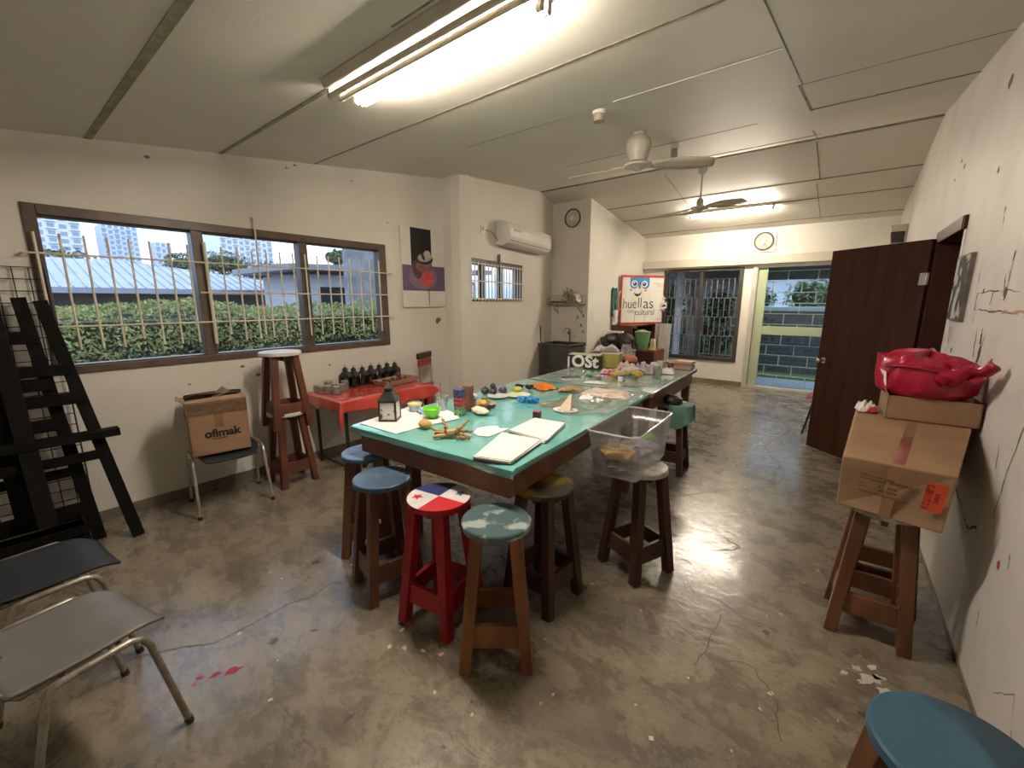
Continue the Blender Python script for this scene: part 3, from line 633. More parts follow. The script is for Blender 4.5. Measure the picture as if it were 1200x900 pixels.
tree('dark bushy plant low outside the right pane of far window', (-2.6, 10.9, .7), (.7, .3, .6), 600, 24, 'shrub', .05, gtree)
tree('pale grey-green plant outside the left pane of far window', (-3.6, 10.6, 1.3), (.5, .3, .9), 700, 25, 'shrub', .05, gtree)
tag(obj('porch_post', MB().box(-3.12, -3.00, 9.7, 9.82, -.06, 2.418), mat('porch_post_white', (.62, .62, .64), (.55, .55, .56), .6, 3), bevel=.01), 'white porch post outside the left pane of far window', 'post')
tag(obj('porch_screen', MB().box(-2.93, -2.60, 9.95, 10.0, -.06, 2.0), mat('screen_grey', (.20, .19, .18), (.12, .115, .11), .8, 9, bump=.2)), 'rough grey upright screen outside the left pane of far window', 'screen')
tag(obj('porch_canopy', MB().box(-4.6, 2.6, 8.995, 10.4, 2.42, 2.52).box(-4.6, 2.6, 10.3, 10.4, 2.02, 2.42), mat('canopy_grey', (.16, .17, .18), (.12, .13, .14), .7, 2)), 'grey porch roof edge outside over the glass door', 'canopy')

# ================================================================== LAMPS, FANS, CEILING FITTINGS
tube_m = emission('lit_tube', (1.0, .87, .72), TUBE_NEAR)
tube2_m = emission('lit_tube_far', (1.0, .87, .70), TUBE_FAR)
tubeoff_m = mat('unlit_tube', (.80, .74, .62), (.74, .68, .56), .25, 3)
body_m = mat('fixture_enamel', (.66, .62, .53), (.60, .56, .47), .45, 4)
def tube_light(name, label, x0, x1, y, z, wdt, tubes, lit, em, hgt=.07):
    g = thing(name, label, 'ceiling light', ((x0 + x1) / 2, y, z)); hl = (x1 - x0) / 2
    sl = zc(y + .01) - zc(y - .01); sl *= 50
    dz = lambda dy: sl * dy
    ztop = zc(y) - z
    k = MB(); w = wdt / 2
    k.hexa([(-hl, -w, -hgt + dz(-w) + ztop), (hl, -w, -hgt + dz(-w) + ztop), (hl, w, -hgt + dz(w) + ztop), (-hl, w, -hgt + dz(w) + ztop),
            (-hl, -w - .02, ztop + dz(-w - .02)), (hl, -w - .02, ztop + dz(-w - .02)), (hl, w + .02, ztop + dz(w + .02)), (-hl, w + .02, ztop + dz(w + .02))])
    obj('housing', k, body_m, g, bevel=.006)
    for i, (dy, on) in enumerate(zip(tubes, lit)):
        zz = ztop - hgt + dz(dy) - .032
        tb = obj('tube', MB().cyl((-hl + .03, dy, zz), (hl - .03, dy, zz), .0135, n=12), em if on else tubeoff_m, g)
        for sx in (-1, 1):
            obj('tube_cap', MB().cyl((sx * (hl - .03), dy, zz), (sx * (hl - .005), dy, zz), .0145, n=12).box(sx * (hl - .012) - .01, sx * (hl - .012) + .01, dy - .012, dy + .012, zz - .005, zz + .044), body_m, tb)
    return g
tube_light('fluorescent_light', 'long four-tube fluorescent ceiling light with two tubes lit above camera end of room', -2.37, -1.07, 1.475, 2.775, .26, (-.10, -.035, .055, .105), (0, 0, 1, 1), tube_m, .045)
tube_light('fluorescent_light', 'single bright tube ceiling light behind the rear ceiling fan', -2.36, -1.14, 7.78, 3.06, .10, (-.02, .02), (1, 1), tube2_m, .05)
fan_m = mat('fan_enamel', (.62, .58, .49), (.55, .51, .42), .35, 6)
def fan(label, c, ztop, zh, blades, motor_r, rod):
    g = thing('ceiling_fan', label, 'ceiling fan', (c[0], c[1], zh)); top = ztop - zh
    obj('canopy', MB().lathe([(0, top + .01), (.055, top + .01), (.06, top - .05), (.04, top - .09), (.018, top - .10), (0, top - .10)], n=20), fan_m, g)
    obj('rod', MB().cyl((0, 0, .05), (0, 0, top - .05), rod, n=10), fan_m, g)
    if motor_r > .08:
        obj('motor', MB().lathe([(0, .30), (.05, .29), (.10, .25), (.115, .20), (.108, .15), (.085, .09), (.08, .06), (0, .06)], n=24), fan_m, g)
    else:
        obj('motor', MB().lathe([(0, .16), (.03, .15), (.045, .12), (.045, .05), (.02, .04), (0, .04)], n=18), fan_m, g)
    obj('hub', MB().lathe([(0, .055), (.09, .05), (.125, .035), (.12, .018), (.06, .004), (.02, -.02), (0, -.025)], n=28), fan_m, g)
    for a in blades:
        ca, sa = math.cos(R(a)), math.sin(R(a)); k = MB()
        def P(u, v):
            rr = .12 + u * .53; w = (.045 + .05 * math.sin(min(u * 1.15, 1) * math.pi * .75)) * (1 if u < .93 else .8)
            y = (v - .5) * 2 * w; zz = .03 - y * .30 * (1 - .3 * u) - .02 * u
            return (rr * ca - y * sa, rr * sa + y * ca, zz)
        k.grid(P, 10, 3); bl = obj('blade', k, fan_m, g, solid=.006)
        obj('blade_arm', MB().beam((.10 * ca, .10 * sa, .03), (.24 * ca, .24 * sa, .034), .03, .008), fan_m, bl)
    return g
fan('white ceiling fan with bulbous motor in the middle of the ceiling', (-1.716, 4.0), zc(4.0), 2.79, (24, 188), .12, .014)
fan('thin-rod ceiling fan hanging before the far tube light', (-1.79, 6.28), zc(6.28), 2.79, (-23, 172), .05, .010)
def socket(label, c, r, h):
    g = thing('ceiling_socket', label, 'lamp holder', (c[0], c[1], zc(c[1])))
    obj('base', MB().lathe([(0, .02), (r, .02), (r * 1.02, -h * .4), (0, -h * .4)], n=20), white_m, g)
    obj('holder', MB().lathe([(0, -h * .4), (r * .8, -h * .4), (r * .85, -h), (r * .5, -h * 1.02), (0, -h * .9)], n=20), mat('socket_beige', (.42, .38, .31), (.36, .32, .26), .5, 8), g)
socket('round ceiling lamp holder left of the middle fan', (-1.66, 3.12), .05, .075)
socket('small ceiling lamp holder right of the middle fan', (-1.66, 4.78), .04, .13)
# wall exhaust fans
def exhaust(label, loc, rz, s):
    g = thing('exhaust_fan', label, 'exhaust fan', loc, rz); h = s / 2                 # faces -y locally
    k = MB().box(-h, h, -.03, 0, -h, h); obj('plate', k, white_m, g, bevel=.008)
    dkm = mat('fan_ring_dark', (.09, .08, .065), (.12, .105, .085), .6, 10)  # dark colour of the ring around the fan opening
    obj('shroud', MB().lathe([(h * .80, -.02), (h * .84, -.005), (h * .84, .018), (h * .74, .02), (h * .72, .0), (h * .80, -.02)], n=36).xf(Matrix.Translation((0, -.038, 0)) @ Matrix.Rotation(R(90), 4, 'X')), dkm, g)
    k = MB()
    for q in range(6): k.lathe([(h * (.28 + .08 * q), -.003), (h * (.30 + .08 * q), .003), (h * (.32 + .08 * q), -.003)], n=32)
    for a in range(8): k.beam((math.cos(a * .785) * h * .2, math.sin(a * .785) * h * .2, 0), (math.cos(a * .785) * h * .76, math.sin(a * .785) * h * .76, 0), .008, .004)
    obj('grille', k.xf(Matrix.Translation((0, -.046, 0)) @ Matrix.Rotation(R(90), 4, 'X')), white_m, g)
    obj('hub', MB().lathe([(0, .012), (h * .20, .010), (h * .24, 0), (h * .24, -.01), (0, -.01)], n=24).xf(Matrix.Translation((0, -.05, 0)) @ Matrix.Rotation(R(90), 4, 'X')), white_m, g)
exhaust('square white exhaust fan over the blind box on the far wall', (-1.385, YF, 2.625), 0, .37)
exhaust('square white exhaust fan high on the alcove back wall', (-3.95, 6.65, 2.985), 0, .37)

# air conditioner (alcove frame: x along wall, -y into the room)
ac = thing('air_conditioner', 'white split air conditioner on the alcove wall above small window', 'air conditioner', A0, Aang)
s0, s1 = .86, 2.30
prof = [(0, 2.37), (-.10, 2.35), (-.19, 2.39), (-.225, 2.47), (-.225, 2.58), (-.19, 2.665), (-.08, 2.69), (0, 2.69)]
k = MB(); a = [k.bm.verts.new((s0, y, z)) for y, z in prof]; c = [k.bm.verts.new((s1, y, z)) for y, z in prof]
k._face(a, 0); k._face(c[::-1], 0)
for i in range(len(prof)): k._face((a[i], a[(i + 1) % 8], c[(i + 1) % 8], c[i]), 0)
obj('body', k, white_m, ac, bevel=.012)
k = MB().hexa([(s0 + .03, -.229, 2.47), (s1 - .03, -.229, 2.47), (s1 - .03, -.222, 2.47), (s0 + .03, -.222, 2.47), (s0 + .03, -.229, 2.585), (s1 - .03, -.229, 2.585), (s1 - .03, -.222, 2.585), (s0 + .03, -.222, 2.585)])
obj('front_panel', k, mat('ac_panel', (.78, .76, .69), (.74, .71, .64), .3, 3), ac, bevel=.003)
k = MB()
for i in range(2): k.beam((s0 + .04, -.206 + i * .03, 2.425 - i * .022), (s1 - .04, -.206 + i * .03, 2.425 - i * .022), .010, .006)
obj('louvre', k, mat('ac_slot', (.08, .075, .065), (.1, .09, .08), .6, 8), ac)
obj('badge', MB().box(s0 + .10, s0 + .34, -.2335, -.229, 2.55, 2.58), mat('ac_badge', (.20, .19, .17), (.55, .53, .48), .4, 60), ac, smooth=False)
obj('power_cord', MB().tube([(s0, -.03, 2.42), (s0 - .05, -.02, 2.47), (s0 - .10, -.012, 2.515), (s0 - .22, -.010, 2.525), (s0 - .34, -.012, 2.53)], .006), base_m, ac)
obj('plug', MB().box(s0 - .37, s0 - .33, -.04, -.012, 2.505, 2.555), white_m, ac, bevel=.004)
tag(obj('wall_socket', MB().box(s0 - .40, s0 - .31, -.012, 0, 2.46, 2.58), white_m, loc=A0, rz=Aang, bevel=.003), 'white wall socket left of the air conditioner', 'socket')

# ================================================================== PICTURES AND SIGNS
# canvas on the left wall (built flat against the wall, facing +x)
pt = thing('painting', 'white canvas with black block, violet band and hatted red-glowing face', 'painting', (XL, 3.47, 1.985))
obj('canvas', MB().box(.0, .035, -.325, .325, -.46, .46), mat('canvas_white', (.72, .69, .62), (.66, .63, .55), .7, 5), pt, bevel=.004)
F = Matrix.Translation((.0362, 0, 0)) @ frame((0, 0, 0), (0, 1, 0), (0, 0, 1))
def art(name, polys, mats, parent, M_, ext=.0006):
    k = MB()
    for i, (pl, m) in enumerate(polys): k.prism(pl, i * .0006, i * .0006 + ext, m)
    k.xf(M_); return obj(name, k, mats, parent, smooth=False)
blob = lambda cx, cy, rx, ry, a=0., n=20: [(cx + rx * math.cos(q) * math.cos(a) - ry * math.sin(q) * math.sin(a), cy + rx * math.cos(q) * math.sin(a) + ry * math.sin(q) * math.cos(a)) for q in [2 * math.pi * i / n for i in range(n)]]
art('painted_panel', [([(-.19, .02), (.12, .02), (.12, .455), (-.19, .455)], 0), ([(-.325, -.265), (.325, -.265), (.325, .03), (-.325, .03)], 1),
    (blob(-.02, -.10, .22, .15), 2), (blob(.02, -.10, .14, .13), 3), (blob(.05, -.12, .075, .09), 4), (blob(-.11, -.02, .07, .11, .3), 5), (blob(.0, .02, .13, .07), 6),
    (blob(.02, .10, .12, .055, .1), 7), (blob(.01, .125, .11, .05, .1), 8), (blob(.05, .16, .055, .05), 9), (blob(-.02, .14, .02, .05, .5), 7), ([(.055, -.44), (.062, -.44), (.066, -.26), (.05, -.26)], 10)],
    [mat('paint_black', (.012, .011, .010)), mat('paint_violet', (.115, .085, .16), (.15, .11, .19), .6, 12), mat('paint_mauve', (.19, .12, .19), (.26, .16, .2), .6, 20), mat('paint_pink', (.42, .12, .13), (.30, .10, .14), .6, 20), mat('paint_red', (.62, .10, .09), (.5, .05, .06), .6, 20),
     mat('paint_plum', (.10, .04, .06)), mat('paint_rose_brown', (.25, .12, .11), (.15, .07, .07), .6, 30), mat('paint_dark', (.03, .025, .022)), mat('paint_hat', (.42, .38, .32), (.28, .25, .21), .6, 30), mat('paint_hat_light', (.50, .46, .36)), mat('paint_drip', (.16, .07, .07))], pt, F)
# framed drawing on the right wall, beside the doorway
A = rw(4.06, 0, 1.68); B = rw(3.70, 0, 1.68); xd_ = (B - A).normalized(); nin = Vector((-1, -.027, 0)).normalized()
pf = thing('framed_drawing', 'upright black and grey inky drawing on right wall beside the doorway', 'picture', (A + B) / 2)
Fm = frame((0, 0, 0), xd_, (0, 0, 1)); zdir = (Fm.to_3x3() @ Vector((0, 0, 1)))
sgn = 1 if zdir.dot(nin) > 0 else -1
k = MB().box(-.18, .18, -.20, .20, 0, .022 * sgn); obj('backing', k.xf(Fm), mat('drawing_edge', (.10, .085, .07), (.16, .14, .12), .6, 9), pf, bevel=.002)
obj('drawing', MB().box(-.165, .165, -.19, .19, .022 * sgn, .024 * sgn).xf(Fm), mat('drawing_ink', (.018, .018, .016), (.50, .48, .43), .7, 13, .49, .54, detail=6, stretch=(1, 1, .7)), pf, smooth=False)
# alarm box above the open door
al = thing('alarm_box', 'small white box with dark lens on right wall above the open door', 'alarm box', rw(7.75, .0, 2.455))
obj('housing', MB().hexa([(-.13, -.10, -.12), (.0, -.10, -.12), (.0, .10, -.12), (-.13, .10, -.12), (-.17, -.10, .12), (0, -.10, .12), (0, .10, .12), (-.17, .10, .12)]), mat('alarm_white', (.62, .60, .55), (.55, .53, .48), .4, 6), al, bevel=.006)
obj('lens', MB().hexa([(-.139, -.108, -.11), (-.02, -.108, -.11), (-.02, .06, -.11), (-.139, .06, -.11), (-.158, -.108, .03), (-.02, -.108, .03), (-.02, .06, .03), (-.158, .06, .03)]), bmet_m, al)

# ================================================================== STOOLS
def star_mesh(k, c, r, z, m): k.poly([(x, y, z) for x, y in star(c, r)], m)
def make_stool(name, label, loc, rz, leg_m, seat, group=None, flag=False, seat_r=.155):
    g = thing(name, label, 'stool', loc, rz, group); H = .655; st = .028
    if not flag:
        obj('seat', MB().lathe([(0, H), (seat_r - .006, H), (seat_r, H - .006), (seat_r, H - st), (0, H - st)], n=40), seat, g)
    else:
        k = MB(); n = 40
        for q in range(4):
            a0 = q * math.pi / 2; pts = [(0, 0, H)] + [(seat_r * math.cos(a0 + i * math.pi / 2 / 10), seat_r * math.sin(a0 + i * math.pi / 2 / 10), H) for i in range(11)]
            k.poly(pts, q)
        k.lathe([(seat_r, H), (seat_r + .001, H - .003), (seat_r, H - st), (0, H - st)], n=40, m=4)
        bmesh.ops.remove_doubles(k.bm, verts=k.bm.verts, dist=1e-4)
        so = obj('seat', k, seat, g)
        k = MB(); star_mesh(k, (-.085, -.06), .034, H + .0012, 0); obj('star', k, MATS['flag_red'], so, smooth=False)
        k = MB(); star_mesh(k, (.075, .075), .034, H + .0012, 0); obj('star', k, MATS['flag_blue'], so, smooth=False)
    for sx in (-1, 1):
        for sy in (-1, 1):
            obj('leg', MB().beam((sx * .137, sy * .137, 0), (sx * .082, sy * .082, H - st), .052, .052, side=(1, 0, 0)), leg_m, g, bevel=.004)
    f = lambda z: .137 - .055 * z / (H - st)
    for i in range(4):
        a = i * math.pi / 2; z0, z1 = .115, .215; y0, y1 = f(z0), f(z1)
        k = MB().hexa([(-y0 + .0, y0 - .012, z0), (y0, y0 - .012, z0), (y0, y0 + .012, z0), (-y0, y0 + .012, z0), (-y1, y1 - .012, z1), (y1, y1 - .012, z1), (y1, y1 + .012, z1), (-y1, y1 + .012, z1)])
        obj('stretcher', k.xf(Matrix.Rotation(a, 4, 'Z')), leg_m, g, bevel=.003)
    obj('seat_frame', MB().box(-.09, .09, -.012, .012, H - st - .05, H - st).box(-.012, .012, -.09, .09, H - st - .05, H - st), leg_m, g)
    return g
blue_m = mat('seat_blue', (.105, .175, .275), (.045, .08, .14), .35, 8, .35, .62, stretch=(1, 2.5, 1))
blue2_m = mat('seat_blue_worn', (.050, .090, .145), (.17, .23, .29), .32, 6, .48, .72)
teal_m = mat('seat_teal_splashed', (.075, .125, .135), (.34, .39, .39), .25, 9, .56, .64, coat=.3)
yel_m = mat('seat_yellow_worn', (.32, .235, .025), (.035, .028, .018), .35, 4, .36, .50)
pale_m = mat('seat_pale_speckled', (.46, .44, .40), (.30, .29, .27), .4, 18, .5, .6)
wht_m = mat('seat_white', (.64, .61, .56), (.52, .49, .44), .45, 6)
fgb_m = mat('seat_deep_blue', (.035, .105, .165), (.018, .045, .070), .4, 4, .52, .60, stretch=(2.2, .7, 1))
for n_, c_ in (('flag_white', (.66, .63, .60)), ('flag_blue', (.03, .04, .13)), ('flag_red', (.50, .03, .04))): mat(n_, c_, rough=.3)
# the flag quarters, counted from +x+y round to +x-y
flag_mats = [MATS['flag_white'], MATS['flag_blue'], MATS['flag_white'], MATS['flag_red'], redp_m]
GS = 'stools around the work table'
make_stool('wooden_stool', 'blue-topped wooden stool farthest left, half hidden by another blue stool', (-2.335, 1.43, 0), R(45), wood_m, blue_m, GS)
make_stool('wooden_stool', 'brown stool with worn dark blue seat beside the red stool', (-1.915, 1.255, 0), R(-14.7), wood_m, blue2_m, GS)
make_stool('painted_stool', 'red stool with blue, white and red flag seat with stars', (-1.492, 1.29, 0), R(8.6), redp_m, flag_mats, GS, True)
make_stool('wooden_stool', 'orange-brown stool with paint-splashed teal seat nearest the table corner', (-1.128, 1.300, 0), R(38.7), woodo_m, teal_m, GS)
make_stool('wooden_stool', 'dark stool with worn yellow seat under the right side of the table', (-1.165, 1.735, 0), R(-3), woodd_m, yel_m, GS)
make_stool('wooden_stool', 'dark brown stool with pale seat carrying the clear plastic tub', (-.87, 2.30, 0), R(-22.4), woodd_m, pale_m, GS)
make_stool('wooden_stool', 'dark stool draped with a teal cloth at far right side of table', (-1.235, 3.98, 0), R(4), woodd_m, pale_m, GS)
GB = 'stools carrying the big carton'
make_stool('wooden_stool', 'front brown stool under the big taped carton by right wall', (.225, 2.56, 0), R(2), wood_m, pale_m, GB)
make_stool('wooden_stool', 'rear brown stool behind another under the big carton', (.262, 2.885, 0), R(3), wood_m, pale_m, GB)
make_stool('wooden_stool', 'stool with deep blue seat in the bottom right foreground', (.292, 1.165, 0), R(40), wood_m, fgb_m)
redwood_m = mat('stool_wood_red', (.14, .045, .024), (.085, .028, .017), .42, 5, stretch=(3, 3, .6))
make_stool('wooden_stool', 'lower stool of the stacked pair under the left window', (-3.80, 1.575, 0), R(0), redwood_m, wht_m, 'stacked stools')
make_stool('wooden_stool', 'upper white-seated stool stacked on another under the left window', (-3.80, 1.575, .521), R(-3), redwood_m, wht_m, 'stacked stools', seat_r=.165)

# ================================================================== WORK TABLES
twood_m = mat('table_wood', (.20, .085, .04), (.12, .05, .025), .45, 3, stretch=(.7, 3, 3), bump=.05)
teal_cloth = mat('teal_plastic_sheet', (.14, .46, .43), (.20, .52, .48), .16, 4, coat=1., bump=.4, bscale=11)
teal2_cloth = mat('clear_film_over_teal', (.36, .52, .47), (.26, .45, .41), .14, 5, coat=1., bump=.3, bscale=16)
TA = R(3.4); TO = Vector((-1.742, 1.385, 0))
def tpt(x, y, z=0.): return (TO.x + x * math.cos(TA) - y * math.sin(TA), TO.y + x * math.sin(TA) + y * math.cos(TA), z)
def make_table(label, loc, w, l, legs):
    g = thing('work_table', label, 'table', loc, TA, 'work tables'); h = .838
    obj('tabletop', MB().box(-w / 2, w / 2, 0, l, h - .035, h), twood_m, g, bevel=.006)
    obj('apron', MB().box(-w / 2 + .04, w / 2 - .04, .035, .06, h - .165, h - .035).box(-w / 2 + .04, w / 2 - .04, l - .06, l - .035, h - .165, h - .035)
        .box(-w / 2 + .04, -w / 2 + .065, .06, l - .06, h - .165, h - .035).box(w / 2 - .065, w / 2 - .04, .06, l - .06, h - .165, h - .035), twood_m, g, bevel=.003)
    for x, y in legs: obj('leg', MB().beam((x, y, 0), (x, y, h - .036), .075, .075, side=(1, 0, 0)), twood_m, g, bevel=.004)
    return g
TW, TL1, TL2 = 1.225, 1.97, 1.62
make_table('long brown work table under the teal plastic sheet nearest the camera', TO, TW, TL1, [(-.48, .36), (.48, .52), (-.5, TL1 - .16), (.5, TL1 - .16)])
o2 = Vector(tpt(.03, TL1 + .015))
make_table('far work table under clear film carrying letters and craft clutter', o2, TW, TL2, [(-.5, .14), (.5, .14), (-.5, TL2 - .12), (.53, TL2 - .12)])
def drape(name, label, cat, m, x0, x1, y0, y1, z, loc, rz, drop, seed, nu=44, nv=60, amp=.004, group=None, extra=None, thick=.0022, out=.012):
    mx_ = max(drop.values()) + .001
    def fn(u, v):
        X = x0 - drop['l'] + u * (x1 - x0 + drop['l'] + drop['r']); Y = y0 - drop['n'] + v * (y1 - y0 + drop['n'] + drop['f'])
        ox = max(x0 - X, X - x1, 0); oy = max(y0 - Y, Y - y1, 0); xx = min(max(X, x0), x1); yy = min(max(Y, y0), y1)
        dd = math.hypot(ox, oy) if extra is None else max(ox, oy) + .35 * min(ox, oy)
        wv = noise.noise(Vector((X * 5 + seed, Y * 5, seed)))
        if dd > 0:
            k = 1 + .25 * wv; e = out * min(1, dd / .03) + dd * .10 * (1 + wv)
            sx = -1 if X < x0 else (1 if X > x1 else 0); sy = -1 if Y < y0 else (1 if Y > y1 else 0)
            q = (z - max(0, dd * k - .006)); return (xx + sx * e * (ox > 0), yy + sy * e * (oy > 0), q)
        return (xx, yy, z + amp * (.5 + .5 * noise.noise(Vector((X * 7, Y * 7, seed)))))
    o = obj(name, MB().grid(fn, nu, nv), m, None, solid=thick, loc=loc, rz=rz)
    return tag(o, label, cat, group)
drape('plastic_tablecloth', 'teal plastic sheet stretched over the near work table', 'tablecloth', teal_cloth, -TW / 2, TW / 2, 0, TL1, .8415, TO, TA, dict(l=.035, r=.03, n=.045, f=.0), 3, amp=.003, out=.005)
drape('plastic_tablecloth', 'clear glossy film over the far pale teal tabletop', 'tablecloth', teal2_cloth, -TW / 2, TW / 2, 0, TL2, .8415, o2, TA, dict(l=.02, r=.0, n=.0, f=.02), 8, amp=.003, out=.004)
ZT_ = .8475                                                           # top of the sheets
# crumpled clear film lying along the right edge of the near table
film_m = clear('loose_film', (.95, .97, .95), .10, .08, .16, (.8, .86, .82))
k = MB()
k.grid(lambda u, v: (lambda x, y: (*tpt(x, y)[:2], ZT_ + .003 + .018 * max(0, noise.noise(Vector((x * 9, y * 9, 4)))) + .01 * abs(noise.noise(Vector((x * 23, y * 23, 1))))))(.12 + u * .48 , 1.02 + v * .92 + .06 * math.sin(u * 9)), 40, 60)
tag(obj('plastic_film', k, film_m, solid=.0008), 'crumpled sheet of clear film along the near table right edge', 'plastic film')

# ---- things on the work tables
def sheet(name, label, cat, pts, z, m, thick=.0012, parent=None, group=None, curl=.0):
    c = Vector((sum(p[0] for p in pts) / len(pts), sum(p[1] for p in pts) / len(pts), z))
    k = MB().prism([(p[0] - c.x, p[1] - c.y) for p in pts], 0, thick)
    o = obj(name, k, m, parent, loc=c, smooth=False)
    return tag(o, label, cat, group)
sheet('paper_sheet', 'large white paper sheet under the lantern at table corner', 'paper', [(-2.345, 1.395), (-1.975, 1.405), (-1.968, 1.60), (-2.03, 1.66), (-2.20, 1.86), (-2.42, 1.80)], ZT_, paper_m)
sheet('paper_sheet', 'white paper sheet under the green bowl and cup', 'paper', [(-2.30, 1.74), (-1.97, 1.58), (-1.92, 1.86), (-2.03, 1.93), (-2.22, 1.975), (-2.435, 1.82)], ZT_ + .0016, paper_m)
ln_m = mat('lantern_metal', (.03, .03, .028), (.06, .058, .052), .4, 15, metal=.5)
lp_m = mat('lantern_pane', (.74, .72, .69), (.12, .11, .10), .5, 34, .60, .63)
def lantern(label, loc, rz, s=1., white=True, group=None, tagm=False, name='lantern'):
    g = thing(name, label, 'lantern', loc, rz, group); w = .048 * s; h = .115 * s; b = .012 * s
    k = MB().box(-w - .006, w + .006, -w - .006, w + .006, 0, b).box(-w - .004, w + .004, -w - .004, w + .004, h, h + .010 * s)
    for sx in (-1, 1):
        for sy in (-1, 1): k.box(sx * w - .005, sx * w + .005, sy * w - .005, sy * w + .005, b, h)
    obj('frame', k, ln_m, g)
    z = h + .010 * s
    def pyr(k, r0, r1, z0, z1): k.hexa([(-r0, -r0, z0), (r0, -r0, z0), (r0, r0, z0), (-r0, r0, z0), (-r1, -r1, z1), (r1, -r1, z1), (r1, r1, z1), (-r1, r1, z1)])
    k = MB(); pyr(k, w + .010, .022 * s, z, z + .055 * s); k.box(-.020 * s, .020 * s, -.020 * s, .020 * s, z + .055 * s, z + .072 * s); pyr(k, .028 * s, .004, z + .072 * s, z + .102 * s)
    obj('roof', k, ln_m, g, smooth=False)
    rt = z + .102 * s
    obj('ring', MB().tube([(.012 * s * math.cos(a), 0, rt + .010 * s + .012 * s * math.sin(a)) for a in [i * math.pi / 5 for i in range(10)]], .0018, 6, closed=True), ln_m, g)
    if white:
        for i in range(4): obj('pane', MB().box(-w + .005, w - .005, -w - .001, -w + .002, b, h).xf(Matrix.Rotation(i * math.pi / 2, 4, 'Z')), lp_m, g, smooth=False)
    else:
        for i in range(4): obj('pane', MB().box(-w + .005, w - .005, -w - .001, -w + .001, b, h).xf(Matrix.Rotation(i * math.pi / 2, 4, 'Z')), clear('lantern_glass', (.75, .73, .68), .05, .1), g, smooth=False)
        obj('candle', MB().lathe([(0, b), (.022 * s, b), (.022 * s, b + .055 * s), (0, b + .052 * s)], n=14), mat('candle_wax', (.70, .64, .50), (.62, .56, .42), .5, 8), g)
    if tagm: obj('price_tag', MB().box(-.013, .015, -w - .016, -w - .014, h * .8, h * 1.25), paper_m, g, smooth=False)
    return g
lantern('metal lantern with white patterned panes standing at near table corner', (-2.255, 1.565, ZT_ + .001), R(38), 1.06)
# bowl, cup, beaker
green_m = mat('lime_plastic', (.16, .62, .02), (.14, .55, .02), .3, 4)
bowl = thing('bowl', 'lime green plastic bowl standing on white paper', 'bowl', (-2.072, 1.755, ZT_ + .003))
obj('shell', MB().lathe([(0, 0), (.026, 0), (.032, .006), (.050, .030), (.060, .064), (.056, .064), (.046, .032), (.030, .010), (0, .008)], n=32), green_m, bowl)
obj('contents', MB().lathe([(0, .045), (.048, .045), (.049, .041), (0, .041)], n=28), mat('lime_paint', (.36, .72, .14), (.3, .65, .1), .3, 6), bowl)
bk = thing('plastic_beaker', 'clear plastic beaker with a stirring stick behind the green bowl', 'cup', (-2.165, 1.93, ZT_ + .003))
cup_m = clear('clear_plastic', (.93, .95, .95), .10, .05, .10)
obj('cup_body', MB().lathe([(0, 0), (.034, 0), (.045, .105), (.0465, .105), (.043, .10), (.033, .003), (0, .003)], n=24), cup_m, bk)
obj('stick', MB().cyl((.0, 0, .005), (-.05, .03, .19), .003, n=8), mat('stick_brown', (.18, .10, .05)), bk)
tc_ = thing('paper_cup', 'small white and yellow tub left of the green bowl', 'cup', (-2.30, 1.80, ZT_ + .003))
obj('cup_body', MB().lathe([(0, 0), (.036, 0), (.045, .045), (.042, .045), (.034, .006), (0, .006)], n=24), mat('blue_white', (.52, .56, .64), (.44, .5, .6), .4, 8), tc_)
obj('rim', MB().lathe([(.042, .040), (.049, .044), (.049, .056), (.046, .056), (.044, .045), (0, .044)], n=24), mat('cream_yellow', (.72, .66, .36), (.66, .6, .3), .4, 6), tc_)
k = MB().ball((0, 0, .010), (.055, .035, .016), .5, 3, 3, freq=4, flat=0.); tag(obj('rag', k, mat('blue_rag', (.36, .46, .60), (.20, .32, .5), .8, 22), loc=(-2.20, 1.80, ZT_ + .003)), 'small blue and white rag beside the green bowl', 'rag')
tag(obj('stone', MB().ball((0, 0, .026), (.046, .036, .026), .12, 4, 3, flat=0.), mat('tan_stone', (.50, .31, .09), (.42, .25, .07), .6, 12), loc=(-1.935, 1.585, ZT_)), 'smooth tan pebble in front of the green bowl', 'stone')
# driftwood
dwood = mat('driftwood', (.50, .32, .14), (.28, .15, .06), .6, 22, .4, .6)
dw = thing('driftwood', 'pile of tan driftwood pieces at near table edge', 'driftwood', (-1.675, 1.565, ZT_), R(40))
for i, (p, q, r) in enumerate([((-.11, -.035, .012), (.05, .015, .016), .012), ((-.07, .05, .014), (.10, -.02, .014), .012), ((-.02, -.02, .022), (-.060, .040, .100), .010), ((.01, .0, .025), (.085, .03, .085), .010), ((-.10, .012, .018), (.0, .0, .040), .010), ((.02, -.045, .010), (.10, -.035, .010), .010), ((-.04, -.015, .03), (.05, .01, .036), .016), ((.0, .01, .03), (.115, .012, .03), .011), ((-.03, .03, .02), (-.12, .02, .045), .008)]):
    p, q = Vector(p), Vector(q); rn = random.Random(i); P = []; Rr = []
    for q_ in range(8):
        f = q_ / 7; P.append(p.lerp(q, f) + Vector((rn.uniform(-.006, .006), rn.uniform(-.006, .006), rn.uniform(-.003, .006)))); Rr.append(r * (1.15 - .75 * abs(f - .35)) * rn.uniform(.75, 1.2))
    obj('branch', MB().tube(P, Rr, 7), dwood, dw)
